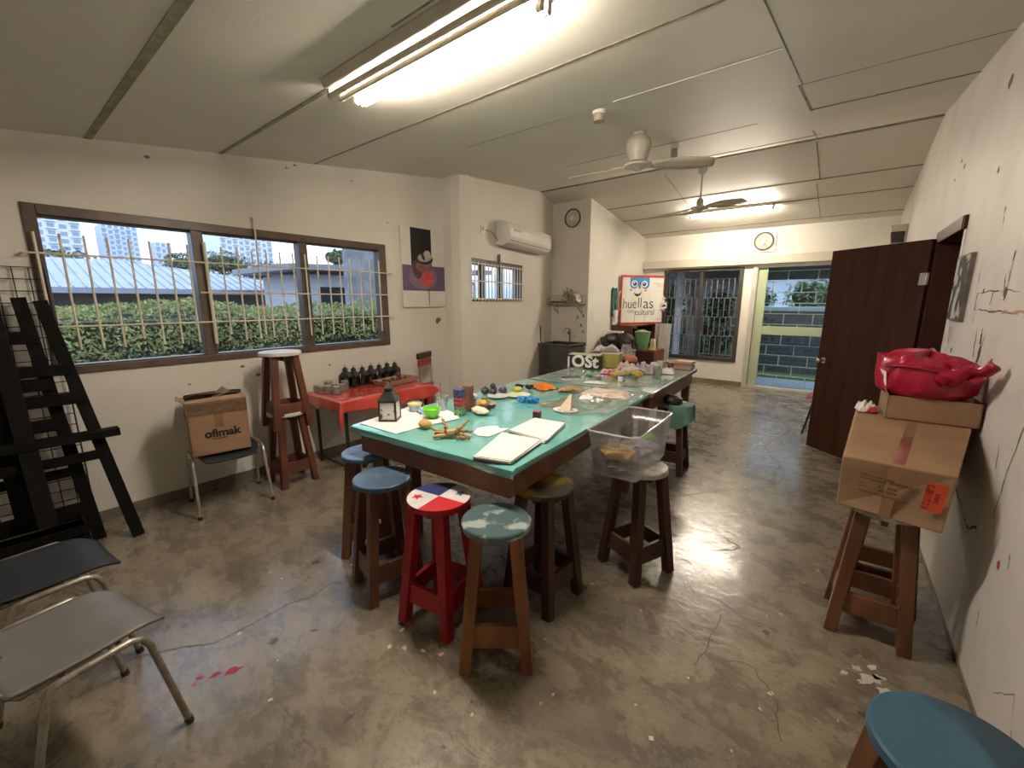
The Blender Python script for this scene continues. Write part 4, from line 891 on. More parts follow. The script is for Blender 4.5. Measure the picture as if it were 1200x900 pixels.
# dice
def die(label, loc, rz, m, s=.058, dots=((5, 'f'), (4, 'r'))):
    g = thing('dotted_cube', label, 'cube', loc, rz, 'dice cubes')
    obj('block', MB().box(-s / 2, s / 2, -s / 2, s / 2, 0, s), m, g, bevel=.004)
    L_ = {4: [(-1, -1), (1, -1), (-1, 1), (1, 1)], 5: [(-1, -1), (1, -1), (-1, 1), (1, 1), (0, 0)], 6: [(-1, -.9), (0, -.9), (1, -.9), (-1, .9), (0, .9), (1, .9)]}
    k = MB()
    for n_, face in dots:
        for a, c in L_[n_]:
            a *= s * .27; c *= s * .27
            if face == 'f': k.lathe([(0, 0), (s * .10, 0), (s * .10, .0012), (0, .0012)], n=10).bm
            vs = k.bm.verts[:]
            if face == 'f':
                new = vs[-22:]
                bmesh.ops.transform(k.bm, matrix=Matrix.Translation((a, -s / 2, s / 2 + c)) @ Matrix.Rotation(R(90), 4, 'X'), verts=new)
            else:
                k.lathe([(0, 0), (s * .10, 0), (s * .10, .0012), (0, .0012)], n=10); new = k.bm.verts[:][-22:]
                bmesh.ops.transform(k.bm, matrix=Matrix.Translation((s / 2, a, s / 2 + c)) @ Matrix.Rotation(R(90), 4, 'Y'), verts=new)
    obj('dots', k, mat('die_dot', (.02, .02, .025)), g)
    return g
dx, dy = -1.985, 1.925; s = .060
die('green dotted cube at the bottom of the dice stack', (dx, dy, ZT_), R(20), mat('die_green', (.14, .36, .14), (.18, .42, .18), .5, 12), s, ((4, 'f'), (4, 'r')))
die('red dotted cube in the middle of the dice stack', (dx, dy - .002, ZT_ + s), R(18), mat('die_red', (.50, .07, .09), (.42, .05, .07), .5, 12), s, ((6, 'f'), (4, 'r')))
die('dark blue dotted cube on top of the dice stack', (dx - .002, dy, ZT_ + 2 * s), R(14), mat('die_blue', (.05, .07, .22), (.04, .05, .17), .5, 12), s, ((5, 'f'), (4, 'r')))
g = thing('wooden_block', 'brown wooden block standing tall behind the dice stack', 'block', (-2.03, 2.05, ZT_), R(15))
obj('block', MB().box(-.032, .032, -.03, .03, 0, .062).box(-.030, .030, -.028, .028, .062, .118).box(-.033, .031, -.03, .03, .118, .178), mat('block_brown', (.20, .085, .05), (.14, .06, .035), .55, 9), g, bevel=.003)
# basket, loofah, flower, white cup
bs = thing('basket_bundle', 'round bundle of shells and yellow flower behind the dice stack', 'shell bundle', (-1.98, 2.17, ZT_))
obj('body', MB().ball((0, 0, .028), (.075, .06, .034), .25, 6, 3, flat=0.), mat('shell_mix', (.42, .30, .17), (.13, .08, .05), .6, 18, .42, .55), bs)
obj('flower', MB().lathe([(0, .062), (.012, .062), (.032, .05), (.034, .04), (0, .035)], (.01, -.025, 0), 14), mat('flower_yellow', (.66, .42, .02), (.5, .25, .02), .6, 30), bs)
obj('leaf', MB().ball((-.02, .02, .066), (.028, .02, .012), .2, 2, 2), mat('leaf_olive', (.16, .19, .05), (.11, .13, .04)), bs)
tag(obj('loofah', MB().ball((0, 0, .022), (.075, .042, .024), .18, 9, 3, flat=0.), mat('loofah_white', (.70, .66, .52), (.60, .55, .4), .8, 25, bump=.3), loc=(-1.905, 2.035, ZT_), rz=R(-10)), 'oval cream loofah just right of the dice stack', 'loofah')
wc = thing('cup', 'white and grey cup lying behind the dice stack', 'cup', (-2.15, 2.22, ZT_ + .038), R(30))
obj('cup_body', MB().lathe([(0, -.05), (.03, -.05), (.038, .05), (.035, .05), (.027, -.045), (0, -.045)], n=22).xf(Matrix.Rotation(R(90), 4, 'X')), mat('cup_grey', (.62, .62, .60), (.40, .41, .42), .4, 14), wc)
# dark fruit, plates, mask
bal = [mat('plum_purple', (.14, .11, .17), (.09, .07, .11), .4, 9), mat('ball_dark', (.02, .02, .03), (.05, .05, .07), .35, 9)]
for i, (x, y, r, mi) in enumerate([(-2.28, 2.50, .034, 1), (-2.215, 2.525, .033, 1), (-2.19, 2.62, .036, 0), (-2.27, 2.60, .030, 0), (-2.245, 2.56, .024, 1)]):
    z = ZT_ + r * .92 if i < 4 else ZT_ + .066
    lb = ['leftmost dark ball in the fruit cluster behind yellow plate', 'dark ball second from left in the fruit cluster', 'purple ball nearest the yellow plate', 'purple ball at the back of fruit cluster', 'small dark ball resting on top of the fruit cluster'][i]
    gg = thing('plastic_fruit', lb, 'fruit', (x, y, z), group='dark fruit on the near table')
    obj('flesh', MB().ball((0, 0, 0), (r, r, r * .92), .04, i, 3), bal[mi], gg); obj('stem', MB().cyl((0, 0, r * .85), (.004, 0, r * 1.15), .003, n=6), bal[1], gg)
def plate(label, x, y, r, m, z=None, h=.012, name='plate', sy=1.):
    return tag(obj(name, MB().lathe([(0, 0), (r * .62, 0), (r, h), (r * .99, h + .003), (r * .6, .004), (0, .004)], n=36, sy=sy), m, loc=(x, y, z or ZT_)), label, 'plate')
plate('pale grey plate under the dark fruit cluster', -2.13, 2.49, .085, mat('plate_grey', (.55, .56, .56), (.5, .5, .5), .3, 4))
plate('pale yellow plate between dark fruit and blue dough', -2.03, 2.625, .098, mat('plate_yellow', (.70, .68, .48), (.62, .6, .4), .35, 4))
tag(obj('lemon', MB().ball((0, 0, .026), (.040, .030, .026), .1, 1, 3), mat('lemon_green', (.42, .44, .06), (.34, .36, .05), .45, 9), loc=(-2.10, 2.70, ZT_ + .008), rz=.4), 'yellow-green lemon lying on the pale yellow plate', 'fruit')
gl = thing('sunglasses', 'dark folded sunglasses behind the yellow plate', 'sunglasses', (-2.15, 2.86, ZT_), R(25))
for sx in (-1, 1):
    obj('lens', MB().ball((sx * .045, 0, .026), (.036, .010, .024), 0, 1, 3), mat('lens_dark', (.02, .02, .024), rough=.1), gl)
    obj('temple', MB().tube([(sx * .08, 0, .036), (sx * .078, .05, .034), (sx * .02, .10, .014)], .004, 6), bmet_m, gl)
obj('bridge', MB().tube([(-.014, 0, .034), (0, -.004, .040), (.014, 0, .034)], .0035, 6), bmet_m, gl)
# blue dough and orange cloth
k = MB()
for i in range(5): k.ball((-.06 + i * .03, .008 * (-1) ** i, .02), (.030, .028, .020 + .004 * (i % 2)), .4, i, 3, freq=3.5, flat=0.)
tag(obj('modelling_dough', k, mat('dough_blue', (.01, .22, .52), (.01, .16, .42), .4, 8), loc=(-1.845, 2.50, ZT_), rz=R(12)), 'bright blue lump of modelling dough on the near table', 'dough')
k = MB().grid(lambda u, v: ((u - .5) * .28 * (1 - .3 * v), (v - .5) * .19, max(.002, .004 + .034 * math.sin(u * 3.14) * math.sin(v * 3.14) + .022 * noise.noise(Vector((u * 6, v * 6, 2))))), 26, 22)
tag(obj('orange_cloth', k, mat('orange_fabric', (.72, .20, .012), (.58, .14, .01), .7, 10), solid=.003, loc=(-2.06, 3.03, ZT_), rz=R(-28)), 'crumpled orange cloth near left edge of table', 'cloth')
# paper, notebooks
sheet('paper_cutout', 'irregular white paper cutout left of the two notebooks', 'paper', [(-1.645, 1.70), (-1.585, 1.675), (-1.525, 1.70), (-1.53, 1.80), (-1.535, 1.90), (-1.58, 1.86), (-1.62, 1.89), (-1.66, 1.86), (-1.69, 1.78)], ZT_, paper_m)
def notebook(label, pts, layers, seed, cover):
    c = Vector((sum(p[0] for p in pts) / 4, sum(p[1] for p in pts) / 4, ZT_)); g = thing('paper_pad', label, 'paper pad', c, group='white paper pads'); rn = random.Random(seed); z = 0
    pl = [(p[0] - c.x, p[1] - c.y) for p in pts]
    obj('back_cover', MB().prism([(p[0] * 1.01, p[1] * 1.01) for p in pl], 0, .0025), cover, g, smooth=False); z = .0025
    for i in range(layers):
        th = rn.uniform(.002, .0045); a = rn.uniform(-.03, .03); ox, oy = rn.uniform(-.006, .006), rn.uniform(-.006, .006)
        k = MB().prism([(p[0] * math.cos(a) - p[1] * math.sin(a) + ox, p[0] * math.sin(a) + p[1] * math.cos(a) + oy) for p in pl], z, z + th)
        obj('sheet_stack', k, paper_m, g, smooth=False); z += th + .0003
    return g
cov = mat('pad_cover', (.12, .08, .08), (.2, .15, .14)); cov2 = mat('pad_cover_grey', (.45, .42, .47), (.4, .37, .42))
notebook('white paper pad nearest the camera at the near right table corner', [(-1.352, 1.392), (-1.168, 1.452), (-1.232, 1.785), (-1.478, 1.765)], 5, 3, cov)
notebook('white paper pad lying behind the near corner pad', [(-1.487, 1.835), (-1.210, 1.805), (-1.300, 2.155), (-1.512, 2.135)], 5, 7, cov2)
mg = thing('painted_cube', 'small magenta and black cube behind the paper pads', 'cube', (-1.54, 2.19, ZT_), R(20))
obj('block', MB().box(-.024, .024, -.024, .024, 0, .045), mat('maroon_block', (.035, .012, .02), (.06, .02, .035), .5, 9), mg, bevel=.004)
obj('top_face', MB().prism([(-.022, -.022), (.022, -.022), (.022, .022), (-.022, .022)], .0452, .047), mat('magenta_face', (.40, .05, .16), (.3, .04, .12), .5, 9), mg)
# white scalloped plate with a brown paper cone
pc = thing('shell_plate', 'white fan-shaped plate holding a beige paper cone', 'plate', (-1.49, 2.46, ZT_), R(10))
obj('dish', MB().lathe([(0, 0), (.05, 0), (.088, .008), (.087, .011), (.05, .004), (0, .004)], n=30, sy=.8), mat('dish_white', (.78, .75, .71), (.7, .67, .62), .4, 5), pc)
obj('cone', MB().poly and MB().hexa([(-.045, -.02, .006), (.045, -.02, .006), (.03, .05, .006), (-.03, .05, .006), (-.006, .10, .10), (.006, .10, .10), (.006, .11, .10), (-.006, .11, .10)]), mat('beige_paper', (.55, .47, .34), (.48, .40, .28), .7, 8), pc, smooth=False)
sheet('brown_paper', 'triangular brown paper scrap left of the fan-shaped plate', 'paper', [(-1.76, 2.52), (-1.58, 2.49), (-1.54, 2.66), (-1.60, 2.78)], ZT_, mat('kraft_paper', (.36, .24, .13), (.30, .2, .1), .7, 8), .004)
k = MB().grid(lambda u, v: ((u - .5) * .20, (v - .5) * .16, .004 + .03 * abs(noise.noise(Vector((u * 4, v * 4, 7)))) + .018 * math.sin(3.1 * u)), 14, 12)
tag(obj('brown_paper', k, mat('kraft_paper2', (.42, .28, .14), (.30, .19, .09), .7, 8), solid=.002, loc=(-1.80, 3.05, ZT_), rz=.5), 'crumpled brown paper behind the fan-shaped plate', 'paper')
ph = thing('magazine', 'dark glossy booklet lying in front of the white letters', 'booklet', (-2.12, 3.58, ZT_), R(35))
obj('pages', MB().box(-.09, .09, -.065, .065, 0, .008), paper_m, ph, smooth=False); obj('cover', MB().box(-.092, .092, -.067, .067, .008, .010), mat('booklet_cover', (.04, .045, .06), (.36, .22, .15), .3, 9, .5, .56), ph, smooth=False)
# beige folded lace cloth
def lump(name, label, cat, loc, rz, sx, sy, h, m, seed, f=5., nu=26, nv=22, group=None, solid=.003):
    k = MB().grid(lambda u, v: ((u - .5) * sx, (v - .5) * sy, max(.003, (min(1, 6 * u, 6 * (1 - u), 6 * v, 6 * (1 - v))) * h * (.62 + .55 * noise.noise(Vector((u * f, v * f * sy / sx, seed))) + .06 * noise.noise(Vector((u * f * 2, v * f * 2, seed)))))), nu, nv)
    return tag(obj(name, k, m, None, solid=solid, loc=loc, rz=rz), label, cat, group)
lace_m = mat('lace_cream', (.70, .60, .50), (.52, .38, .32), .75, 14, .42, .6, stretch=(1, 5, 1))
lc = lump('lace_cloth', 'cream and pink striped lace cloth folded on the table', 'cloth', (-1.50, 3.12, ZT_), R(8), .40, .26, .045, lace_m, 4)
lump('tissue', 'crumpled white tissue left of the lace cloth', 'tissue', (-1.55, 2.88, ZT_), .4, .12, .07, .035, paper_m, 12)
lump('plastic_bag', 'crumpled clear bag in front of the lace cloth', 'plastic bag', (-1.43, 2.86, ZT_), .1, .16, .10, .04, film_m, 15, 7., solid=.001)
plate('clear glass plate beside the bananas', -1.50, 3.60, .11, clear('glass_dish', (.9, .93, .9), .15, .05, .15), sy=.8)
plate('shallow green lid in front of the pink wrapped bag', -2.02, 3.87, .075, mat('lid_green', (.16, .36, .19), (.13, .3, .16), .4, 5))
lump('paper_scrap', 'pair of white paper scraps behind the lace cloth', 'paper', (-1.80, 3.50, ZT_), .3, .22, .08, .02, paper_m, 21)
lump('wrapped_bag', 'red and white striped bag between letters and bananas', 'bag', (-1.93, 4.08, ZT_), .1, .22, .14, .06, mat('striped_bag', (.62, .50, .46), (.45, .06, .10), .6, 8, .5, .55), 23)
ban_m = mat('banana_yellow', (.52, .34, .05), (.38, .23, .04), .5, 10)
for i, (x, y, a) in enumerate([(-1.76, 3.90, .2), (-1.60, 4.0, -.3)]):
    g = thing('plastic_fruit', ['yellow lumpy fruit left of the lilac bag', 'yellow lumpy fruit nearest the drinking glasses'][i], 'fruit', (x, y, ZT_), a, 'yellow fruit on the far table')
    obj('flesh', MB().ball((0, 0, .036), (.075 if i == 0 else .055, .05, .036), .2, i + 3, 3, flat=0.), ban_m, g); obj('stem', MB().cyl((.06, 0, .05), (.085, 0, .065), .006, n=6), dwood, g)
tag(obj('shell', MB().ball((0, 0, .045), (.09, .06, .045), .2, 31, 3, flat=0.), mat('shell_cream', (.58, .52, .43), (.46, .40, .32), .5, 10), loc=(-1.73, 4.12, ZT_), rz=.2), 'large cream shell behind the yellow fruit', 'shell')
tag(obj('coconut', MB().ball((0, 0, .03), (.04, .035, .03), .1, 33, 3, flat=0.), mat('dark_red_brown', (.10, .03, .025), (.07, .025, .02), .5, 10), loc=(-1.64, 4.16, ZT_)), 'small dark red-brown nut between the yellow fruit', 'nut')
lump('lilac_bag', 'lumpy lilac plastic bag on the far table', 'bag', (-1.66, 4.36, ZT_), .2, .26, .18, .11, mat('lilac_plastic', (.38, .29, .33), (.46, .37, .40), .3, 8), 27)
k = MB(); rn = random.Random(9)
for i in range(11): k.ball((rn.uniform(-.10, .10), rn.uniform(-.06, .06), rn.uniform(.02, .08)), (.03, .028, .024), .3, i, 2)
tag(obj('white_flowers', k, mat('flower_white', (.70, .66, .60), (.55, .5, .44), .7, 25), loc=(-1.70, 4.62, ZT_)), 'bunch of crumpled white flowers behind the lilac bag', 'flowers')
lump('black_cloth', 'black cloth with white edge behind the white flowers', 'cloth', (-1.95, 4.70, ZT_), .1, .34, .16, .07, mat('black_fabric', (.012, .012, .013), (.03, .03, .03), .8, 9), 29)
# glasses and brown thing
tum = thing('tumbler', 'clear drinking glass at far right of the clutter', 'glass', (-1.44, 4.12, ZT_)); gt_m = clear('tumbler_glass', (.90, .93, .92), .12, .03, .06)
def tumbler(t_): obj('glass_body', MB().lathe([(0, 0), (.030, 0), (.036, .10), (.034, .10), (.028, .006), (0, .006)], n=20), gt_m, t_)
tumbler(tum)
tum2 = dup(tum, (-1.52, 4.28, ZT_), 0, 'clear drinking glass behind another at right of clutter'); tum['group'] = tum2['group'] = 'drinking glasses'
mug = thing('mug', 'beige mug beside the white flowers', 'mug', (-1.60, 4.64, ZT_), R(-20))
obj('mug_body', MB().lathe([(0, 0), (.04, 0), (.046, .10), (.042, .10), (.037, .008), (0, .008)], n=22), mat('mug_beige', (.46, .42, .34), (.38, .34, .27), .4, 8), mug)
obj('handle', MB().tube([(.043, 0, .08), (.07, 0, .075), (.075, 0, .045), (.055, 0, .025), (.042, 0, .025)], .006, 8), MATS['mug_beige'], mug)
lump('dried_pods', 'dark reddish dried pods left of the book pile', 'pods', (-1.60, 4.90, ZT_), .1, .17, .10, .065, mat('pod_brown', (.13, .045, .03), (.08, .03, .02), .6, 20), 37)
for i in range(4):
    g = thing('book', ['pinkish book at the bottom of the far pile', 'second book from bottom of the far pile', 'third book from bottom of the far pile', 'top book on the far table pile'][i], 'book', (-1.425 + .006 * (i % 2), 4.90, ZT_ + .0005 + .0225 * i), R(-5 + 6 * (i % 3)), 'pile of books')
    cm = mat(['book_pink', 'book_tan', 'book_brown', 'book_salmon'][i], [(.48, .30, .22), (.40, .27, .18), (.30, .17, .11), (.52, .34, .26)][i])
    obj('cover', MB().box(-.095, .095, -.07, .07, 0, .002).box(-.095, .095, -.07, .07, .020, .022).box(-.095, .095, -.07, -.068, .002, .020), cm, g, smooth=False)
    obj('pages', MB().box(-.092, .092, -.067, .067, .002, .020), paper_m, g, smooth=False)
# letter box "OSt", yellow box, bag of shells, salmon ball, jar
lb = thing('letter_sign', 'black box sign with chunky white letters OSt on its front', 'letter box', (-2.30, 4.20, ZT_), R(12))
obj('box', MB().box(-.19, .16, 0, .12, 0, .15), mat('sign_black', (.02, .02, .022), (.04, .04, .04), .5, 10), lb, bevel=.004)
wl = mat('letter_white', (.76, .74, .70), (.68, .66, .61), .5, 8)
text('letters', 'OSt', .185, Matrix.Translation((.0, -.012, .078)) @ Matrix.Rotation(R(90), 4, 'X'), wl, lb, .012, .0055, 1.02)
obj('letter_stroke', MB().box(-.20, -.18, -.02, .0, 0.005, .13), wl, lb)
obj('lid', MB().box(-.195, .165, -.005, .125, .15, .163), mat('lid_cream', (.58, .55, .34), (.5, .47, .28), .5, 5), lb, bevel=.004)
yb = thing('yellow_box', 'olive yellow box right of the letter sign', 'box', (-2.12, 4.50, ZT_), R(12))
obj('carton', MB().box(-.11, .10, -.08, .08, 0, .155), mat('olive_yellow', (.36, .33, .08), (.28, .26, .06), .5, 6), yb, bevel=.004); obj('lid', MB().box(-.115, .105, -.085, .085, .155, .17), MATS['lid_cream'], yb, bevel=.003)
lump('shell_bag', 'pale bag of shells lying across the boxes behind the letters', 'bag', (-2.22, 4.545, ZT_ + .171), R(12), .30, .12, .085, mat('shell_bag', (.55, .50, .46), (.24, .19, .21), .5, 7, .48, .58), 41)
tag(obj('papier_ball', MB().ball((0, 0, .062), (.09, .08, .062), .06, 5, 3, flat=0.), mat('salmon_pink', (.58, .20, .13), (.5, .15, .10), .6, 8), loc=(-2.02, 4.78, ZT_)), 'salmon pink papier mache ball right of the yellow box', 'ball')
jr = thing('glass_jar', 'tall clear glass jar behind the black cloth', 'jar', (-2.12, 4.90, ZT_)); jm = clear('jar_glass', (.88, .92, .88), .14, .03, .12)
obj('jar_body', MB().lathe([(0, 0), (.065, 0), (.07, .02), (.07, .17), (.055, .20), (.055, .23), (.051, .23), (.051, .20), (.066, .168), (.066, .02), (0, .006)], n=26), jm, jr)
obj('contents', MB().lathe([(0, .008), (.064, .012), (.064, .05), (0, .055)], n=22), mat('jar_sand', (.62, .58, .50), (.5, .46, .4), .7, 20), jr)
obj('label', MB().lathe([(.0712, .09), (.0712, .13)], n=40), mat('jar_label', (.36, .30, .2), (.5, .45, .34), .6, 10), jr)

# more craft clutter on the far table
lump('plastic_bag', 'crinkled clear bag in front of the letter sign', 'plastic bag', (-2.28, 3.98, ZT_), .3, .20, .13, .05, film_m, 61, 7., solid=.001)
lump('pink_bag', 'pale pink bag between the yellow box and white flowers', 'bag', (-1.90, 4.42, ZT_), .4, .22, .18, .10, mat('pale_pink_plastic', (.56, .40, .38), (.64, .52, .48), .35, 9), 63)
lump('brown_bag', 'small brown paper bag left of the white flowers', 'bag', (-1.84, 4.25, ZT_), -.2, .13, .11, .07, mat('brown_bag_paper', (.34, .20, .11), (.27, .15, .08), .7, 9), 64)
lump('white_tissue', 'white tissue heap right of the lilac bag', 'tissue', (-1.47, 4.46, ZT_), .2, .16, .12, .07, paper_m, 66)
tag(obj('river_stone', MB().ball((0, 0, .022), (.045, .034, .023), .12, 61, 3, flat=0.), mat('stone_grey', (.34, .33, .30), (.25, .24, .22), .6, 10), loc=(-1.90, 3.72, ZT_)), 'grey river stone behind the dark booklet', 'stone')
lump('plastic_bag', 'clear glossy bag along right edge of the far table', 'plastic bag', (-1.45, 3.86, ZT_), .1, .20, .16, .05, film_m, 68, 7., solid=.001)
pot = thing('paint_pot', 'white paint pot with blue lid behind the glass plate', 'pot', (-1.66, 3.74, ZT_))
obj('pot_body', MB().lathe([(0, 0), (.026, 0), (.028, .05), (0, .05)], n=18), white_m, pot); obj('lid', MB().lathe([(0, .05), (.030, .05), (.030, .062), (0, .062)], n=18), mat('pot_lid_blue', (.04, .12, .3), (.03, .1, .25), .4, 6), pot)

# clear tub with bits on its stool
tub_m = clear('cloudy_plastic', (.96, .96, .96), .04, .18, .10, (.84, .82, .80)); tub_rim = clear('tub_rim', (.9, .9, .9), .15, .2, .55, (.82, .80, .77))
tb = thing('storage_tub', 'open cloudy clear plastic tub standing on a stool', 'tub', (-.925, 2.28, .656), R(3))
def rrect(w, l, z, r=.03, n=5):
    P = []
    for cx, cy, a0 in ((w - r, l - r, 0), (-w + r, l - r, 90), (-w + r, -l + r, 180), (w - r, -l + r, 270)):
        for i in range(n + 1): a = R(a0 + 90 * i / n); P.append((cx + r * math.cos(a), cy + r * math.sin(a), z))
    return P
def loft(k, rings, m=0, cap0=True):
    V = [[k.bm.verts.new(p) for p in r_] for r_ in rings]; n = len(V[0])
    for A, B in zip(V, V[1:]):
        for i in range(n): k._face((A[i], A[(i + 1) % n], B[(i + 1) % n], B[i]), m)
    if cap0: k._face(V[0][::-1], m)
    return k
obj('tub_body', loft(MB(), [rrect(.120, .250, .0), rrect(.125, .258, .01), rrect(.131, .284, .14), rrect(.139, .316, .262)]), tub_m, tb, solid=.0025)
k = MB(); k.tube(rrect(.141, .318, .262), .0055, 8, closed=True); obj('rim', k, tub_rim, tb)
k = MB().box(-.03, .03, -.318, -.3155, .19, .235); obj('label', k.xf(Matrix.Translation((.01, .012, 0))), paper_m, tb, smooth=False)
tag(obj('tan_pouch', MB().ball((0, 0, .045), (.10, .06, .05), .15, 3, 3, flat=0.), mat('pouch_tan', (.48, .31, .10), (.40, .25, .08), .6, 9), loc=(-.94, 2.12, .726), rz=.1), 'tan pouch inside the clear tub', 'pouch')
tag(obj('dark_bundle', MB().ball((0, 0, .03), (.10, .21, .036), .25, 4, 3, flat=0.), mat('bundle_dark', (.06, .055, .06), (.14, .12, .12), .7, 12), loc=(-.925, 2.27, .6625)), 'dark bundle at the bottom of the clear tub', 'bundle')
tag(obj('folded_card', MB().hexa([(-.08, -.06, 0), (.06, -.02, 0), (.05, .06, 0), (-.09, .02, 0), (-.08, -.06, .012), (.06, -.02, .012), (.05, .06, .012), (-.09, .02, .012)]), mat('card_dark', (.30, .24, .20), (.12, .08, .06), .6, 15), loc=(-.93, 2.38, .745)), 'folded brown and white card inside the clear tub', 'card')
tag(obj('green_ball', MB().ball((0, 0, .035), (.05, .045, .035), .15, 8, 3), mat('bright_green', (.16, .36, .03), (.12, .28, .02), .5, 9), loc=(-.88, 2.45, .735)), 'bright green lump inside the clear tub', 'ball')
tag(obj('grey_rag', MB().ball((0, 0, .035), (.09, .10, .045), .3, 9, 3, flat=0.), mat('rag_grey', (.34, .36, .40), (.22, .22, .26), .8, 10), loc=(-.91, 2.40, .70)), 'grey rag inside the clear tub', 'rag')
# teal cloth and black bag on the far stool
k = MB()
def fcl(u, v):
    a = (u - .5) * 2.2; r = .165 + .012 * noise.noise(Vector((u * 8, v * 3, 1)))
    if v < .35: q = v / .35; return (.04 + r * q * math.cos(a), r * q * math.sin(a), .668)
    dz = (v - .35) * (.26 + .06 * math.sin(u * 7)); return (.04 + (r + .02 * (v - .35) * (1 + math.sin(u * 14))) * math.cos(a), (r + .02 * (v - .35) * (1 + math.sin(u * 14))) * math.sin(a), .666 - dz)
tag(obj('teal_cloth', MB().grid(fcl, 30, 24), mat('teal_fabric', (.10, .22, .18), (.14, .28, .23), .75, 6), solid=.004, loc=(-1.235, 3.98, 0), rz=R(-30)), 'teal cloth hanging over the far stool seat', 'cloth')
tag(obj('black_bag', MB().ball((0, 0, .0), (.085, .06, .05), .25, 14, 3, flat=-.043), mat('black_plastic_bag', (.012, .013, .014), (.03, .03, .032), .3, 9), loc=(-1.20, 3.87, .703)), 'black bag sitting on the far stool beside the teal cloth', 'bag')

# ================================================================== RED SIDE TABLE BY THE LEFT WALL
rt = thing('side_table', 'small black metal table under the red plastic cover by the wall', 'table', (-3.80, 2.45, 0), R(0))
obj('tabletop', MB().box(-.30, .30, -.52, .50, .690, .712), mat('side_table_top', (.20, .10, .06), (.14, .07, .04), .5, 5), rt, bevel=.003)
for sy in (-1, 1):
    for sx in (-1, 1): obj('leg', MB().beam((sx * .265, sy * .47, 0), (sx * .265, sy * .47, .69), .024, .024, side=(1, 0, 0)), bmet_m, rt, bevel=.002)
    obj('floor_bar', MB().beam((-.253, sy * .47, .05), (.253, sy * .47, .05), .018, .018), bmet_m, rt)
red_film = mat('red_plastic_film', (.62, .085, .065), (.52, .06, .045), .2, 4, coat=.8, bump=.3, bscale=12)
def redfn(u, v):
    X = -.31 + u * (.62 + .15); Y = -.66 + v * 1.36
    x0, x1, y0, y1 = -.31, .315, -.53, .51
    ox = max(0, X - x1); oyn = max(0, y0 - Y); oyf = max(0, Y - y1)
    xx, yy = min(X, x1), min(max(Y, y0), y1)
    wv = noise.noise(Vector((X * 6, Y * 6, 5.))); dd = max(ox, oyn, oyf)
    if dd <= 0: return (xx, yy, .716 + .004 * noise.noise(Vector((X * 9, Y * 9, 2.))))
    if ox > 0 and oyn > 0:                                            # long hanging near corner
        f = min(1, ox / .15) * min(1, oyn / .13); return (x1 + .02 + ox * .25, y0 - .02 - oyn * .25, .714 - max(ox, oyn) - .17 * f)
    if oyf > 0:                                                       # far end stands out stiffly
        return (xx + ox * .9, y1 + oyf * .8, .714 - oyf * .45 - ox * .4 + .02 * wv)
    return (xx + (.012 + ox * .10 * (1 + 2 * wv) if ox > 0 else 0), yy - (.012 + oyn * .12 if oyn > 0 else 0), .716 - dd * (.85 + .25 * wv))
tag(obj('red_tablecloth', MB().grid(redfn, 36, 60), red_film, solid=.0016, loc=(-3.80, 2.45, 0)), 'shiny red plastic cover draped over the small wall table', 'tablecloth')
ZR = .7215
lbl = ['first', 'second', 'third', 'fourth', 'fifth', 'sixth']
for i in range(7):
    y = 2.27 + i * .106; x = -4.02 - i * .004 + (.02 if i == 0 else 0)
    t_ = 'black lantern, leftmost of the row on the red table' if i == 0 else ('black lantern at far right end of the red table row' if i == 6 else 'black lantern, %s from left in the red table row' % lbl[i])
    if i in (2, 4): t_ = 'black lantern with white price tag, %s from left on red table' % lbl[i]
    lantern(t_, (x, y, ZR), R(24 if i else 35), (.95 if i == 0 else .84) + .03 * (i % 2), False, 'row of black lanterns on the red table', i in (2, 4))
jar_cl = clear('small_jar_glass', (.88, .88, .85), .16, .06, .3, (.70, .68, .62))
def tin(label, x, y, z, r, h):
    g = thing('candle_jar', label, 'jar', (x, y, z), group='small glass jars on the red table')
    obj('jar_body', MB().lathe([(0, 0), (r * .92, 0), (r, h * .15), (r, h * .85), (r * .9, h), (r * .84, h), (r * .9, h * .8), (r * .9, h * .1), (0, h * .08)], n=18), jar_cl, g)
    obj('lid', MB().lathe([(0, h * .99), (r * .93, h * .99), (r * .93, h * 1.1), (0, h * 1.1)], n=18), mat('tin_lid', (.42, .40, .35), (.55, .52, .46), .35, 12, metal=.4), g)
for i, (x, y, lift, r, h) in enumerate([(-4.06, 1.985, 0, .026, .055), (-3.99, 2.0, 0, .026, .055), (-3.90, 2.02, 0, .036, .068), (-3.80, 2.05, 0, .036, .066), (-3.95, 2.12, 0, .036, .066), (-3.86, 2.14, 0, .036, .068), (-4.06, 2.11, 0, .038, .08), (-3.93, 2.215, 0, .038, .08)]):
    tin(['smallest glass jar at left corner of the red table', 'small glass jar second from left on red table', 'glass jar in front row middle on red table', 'front right glass jar nearest the red table edge', 'glass jar in middle of the jar cluster', 'glass jar right of centre in the jar cluster', 'tall jar at the back left of the jar cluster', 'tall jar touching the leftmost lantern'][i], x, y, ZR, r, h)
tr = thing('pine_cone_tray', 'long pale wooden tray of pine cones on the red table', 'tray', (-3.82, 2.76, ZR), R(8))
tray_m = mat('pale_tray_wood', (.36, .25, .17), (.28, .19, .12), .6, 8, stretch=(3, 1, 3))
k = MB().box(-.09, .09, -.19, .19, 0, .010); k.hexa([(-.105, -.21, .0), (-.09, -.21, .0), (-.09, .21, .0), (-.105, .21, 0), (-.125, -.23, .05), (-.112, -.23, .05), (-.112, .23, .05), (-.125, .23, .05)])
k.hexa([(.09, -.21, .0), (.105, -.21, .0), (.105, .21, .0), (.09, .21, 0), (.112, -.23, .05), (.125, -.23, .05), (.125, .23, .05), (.112, .23, .05)])
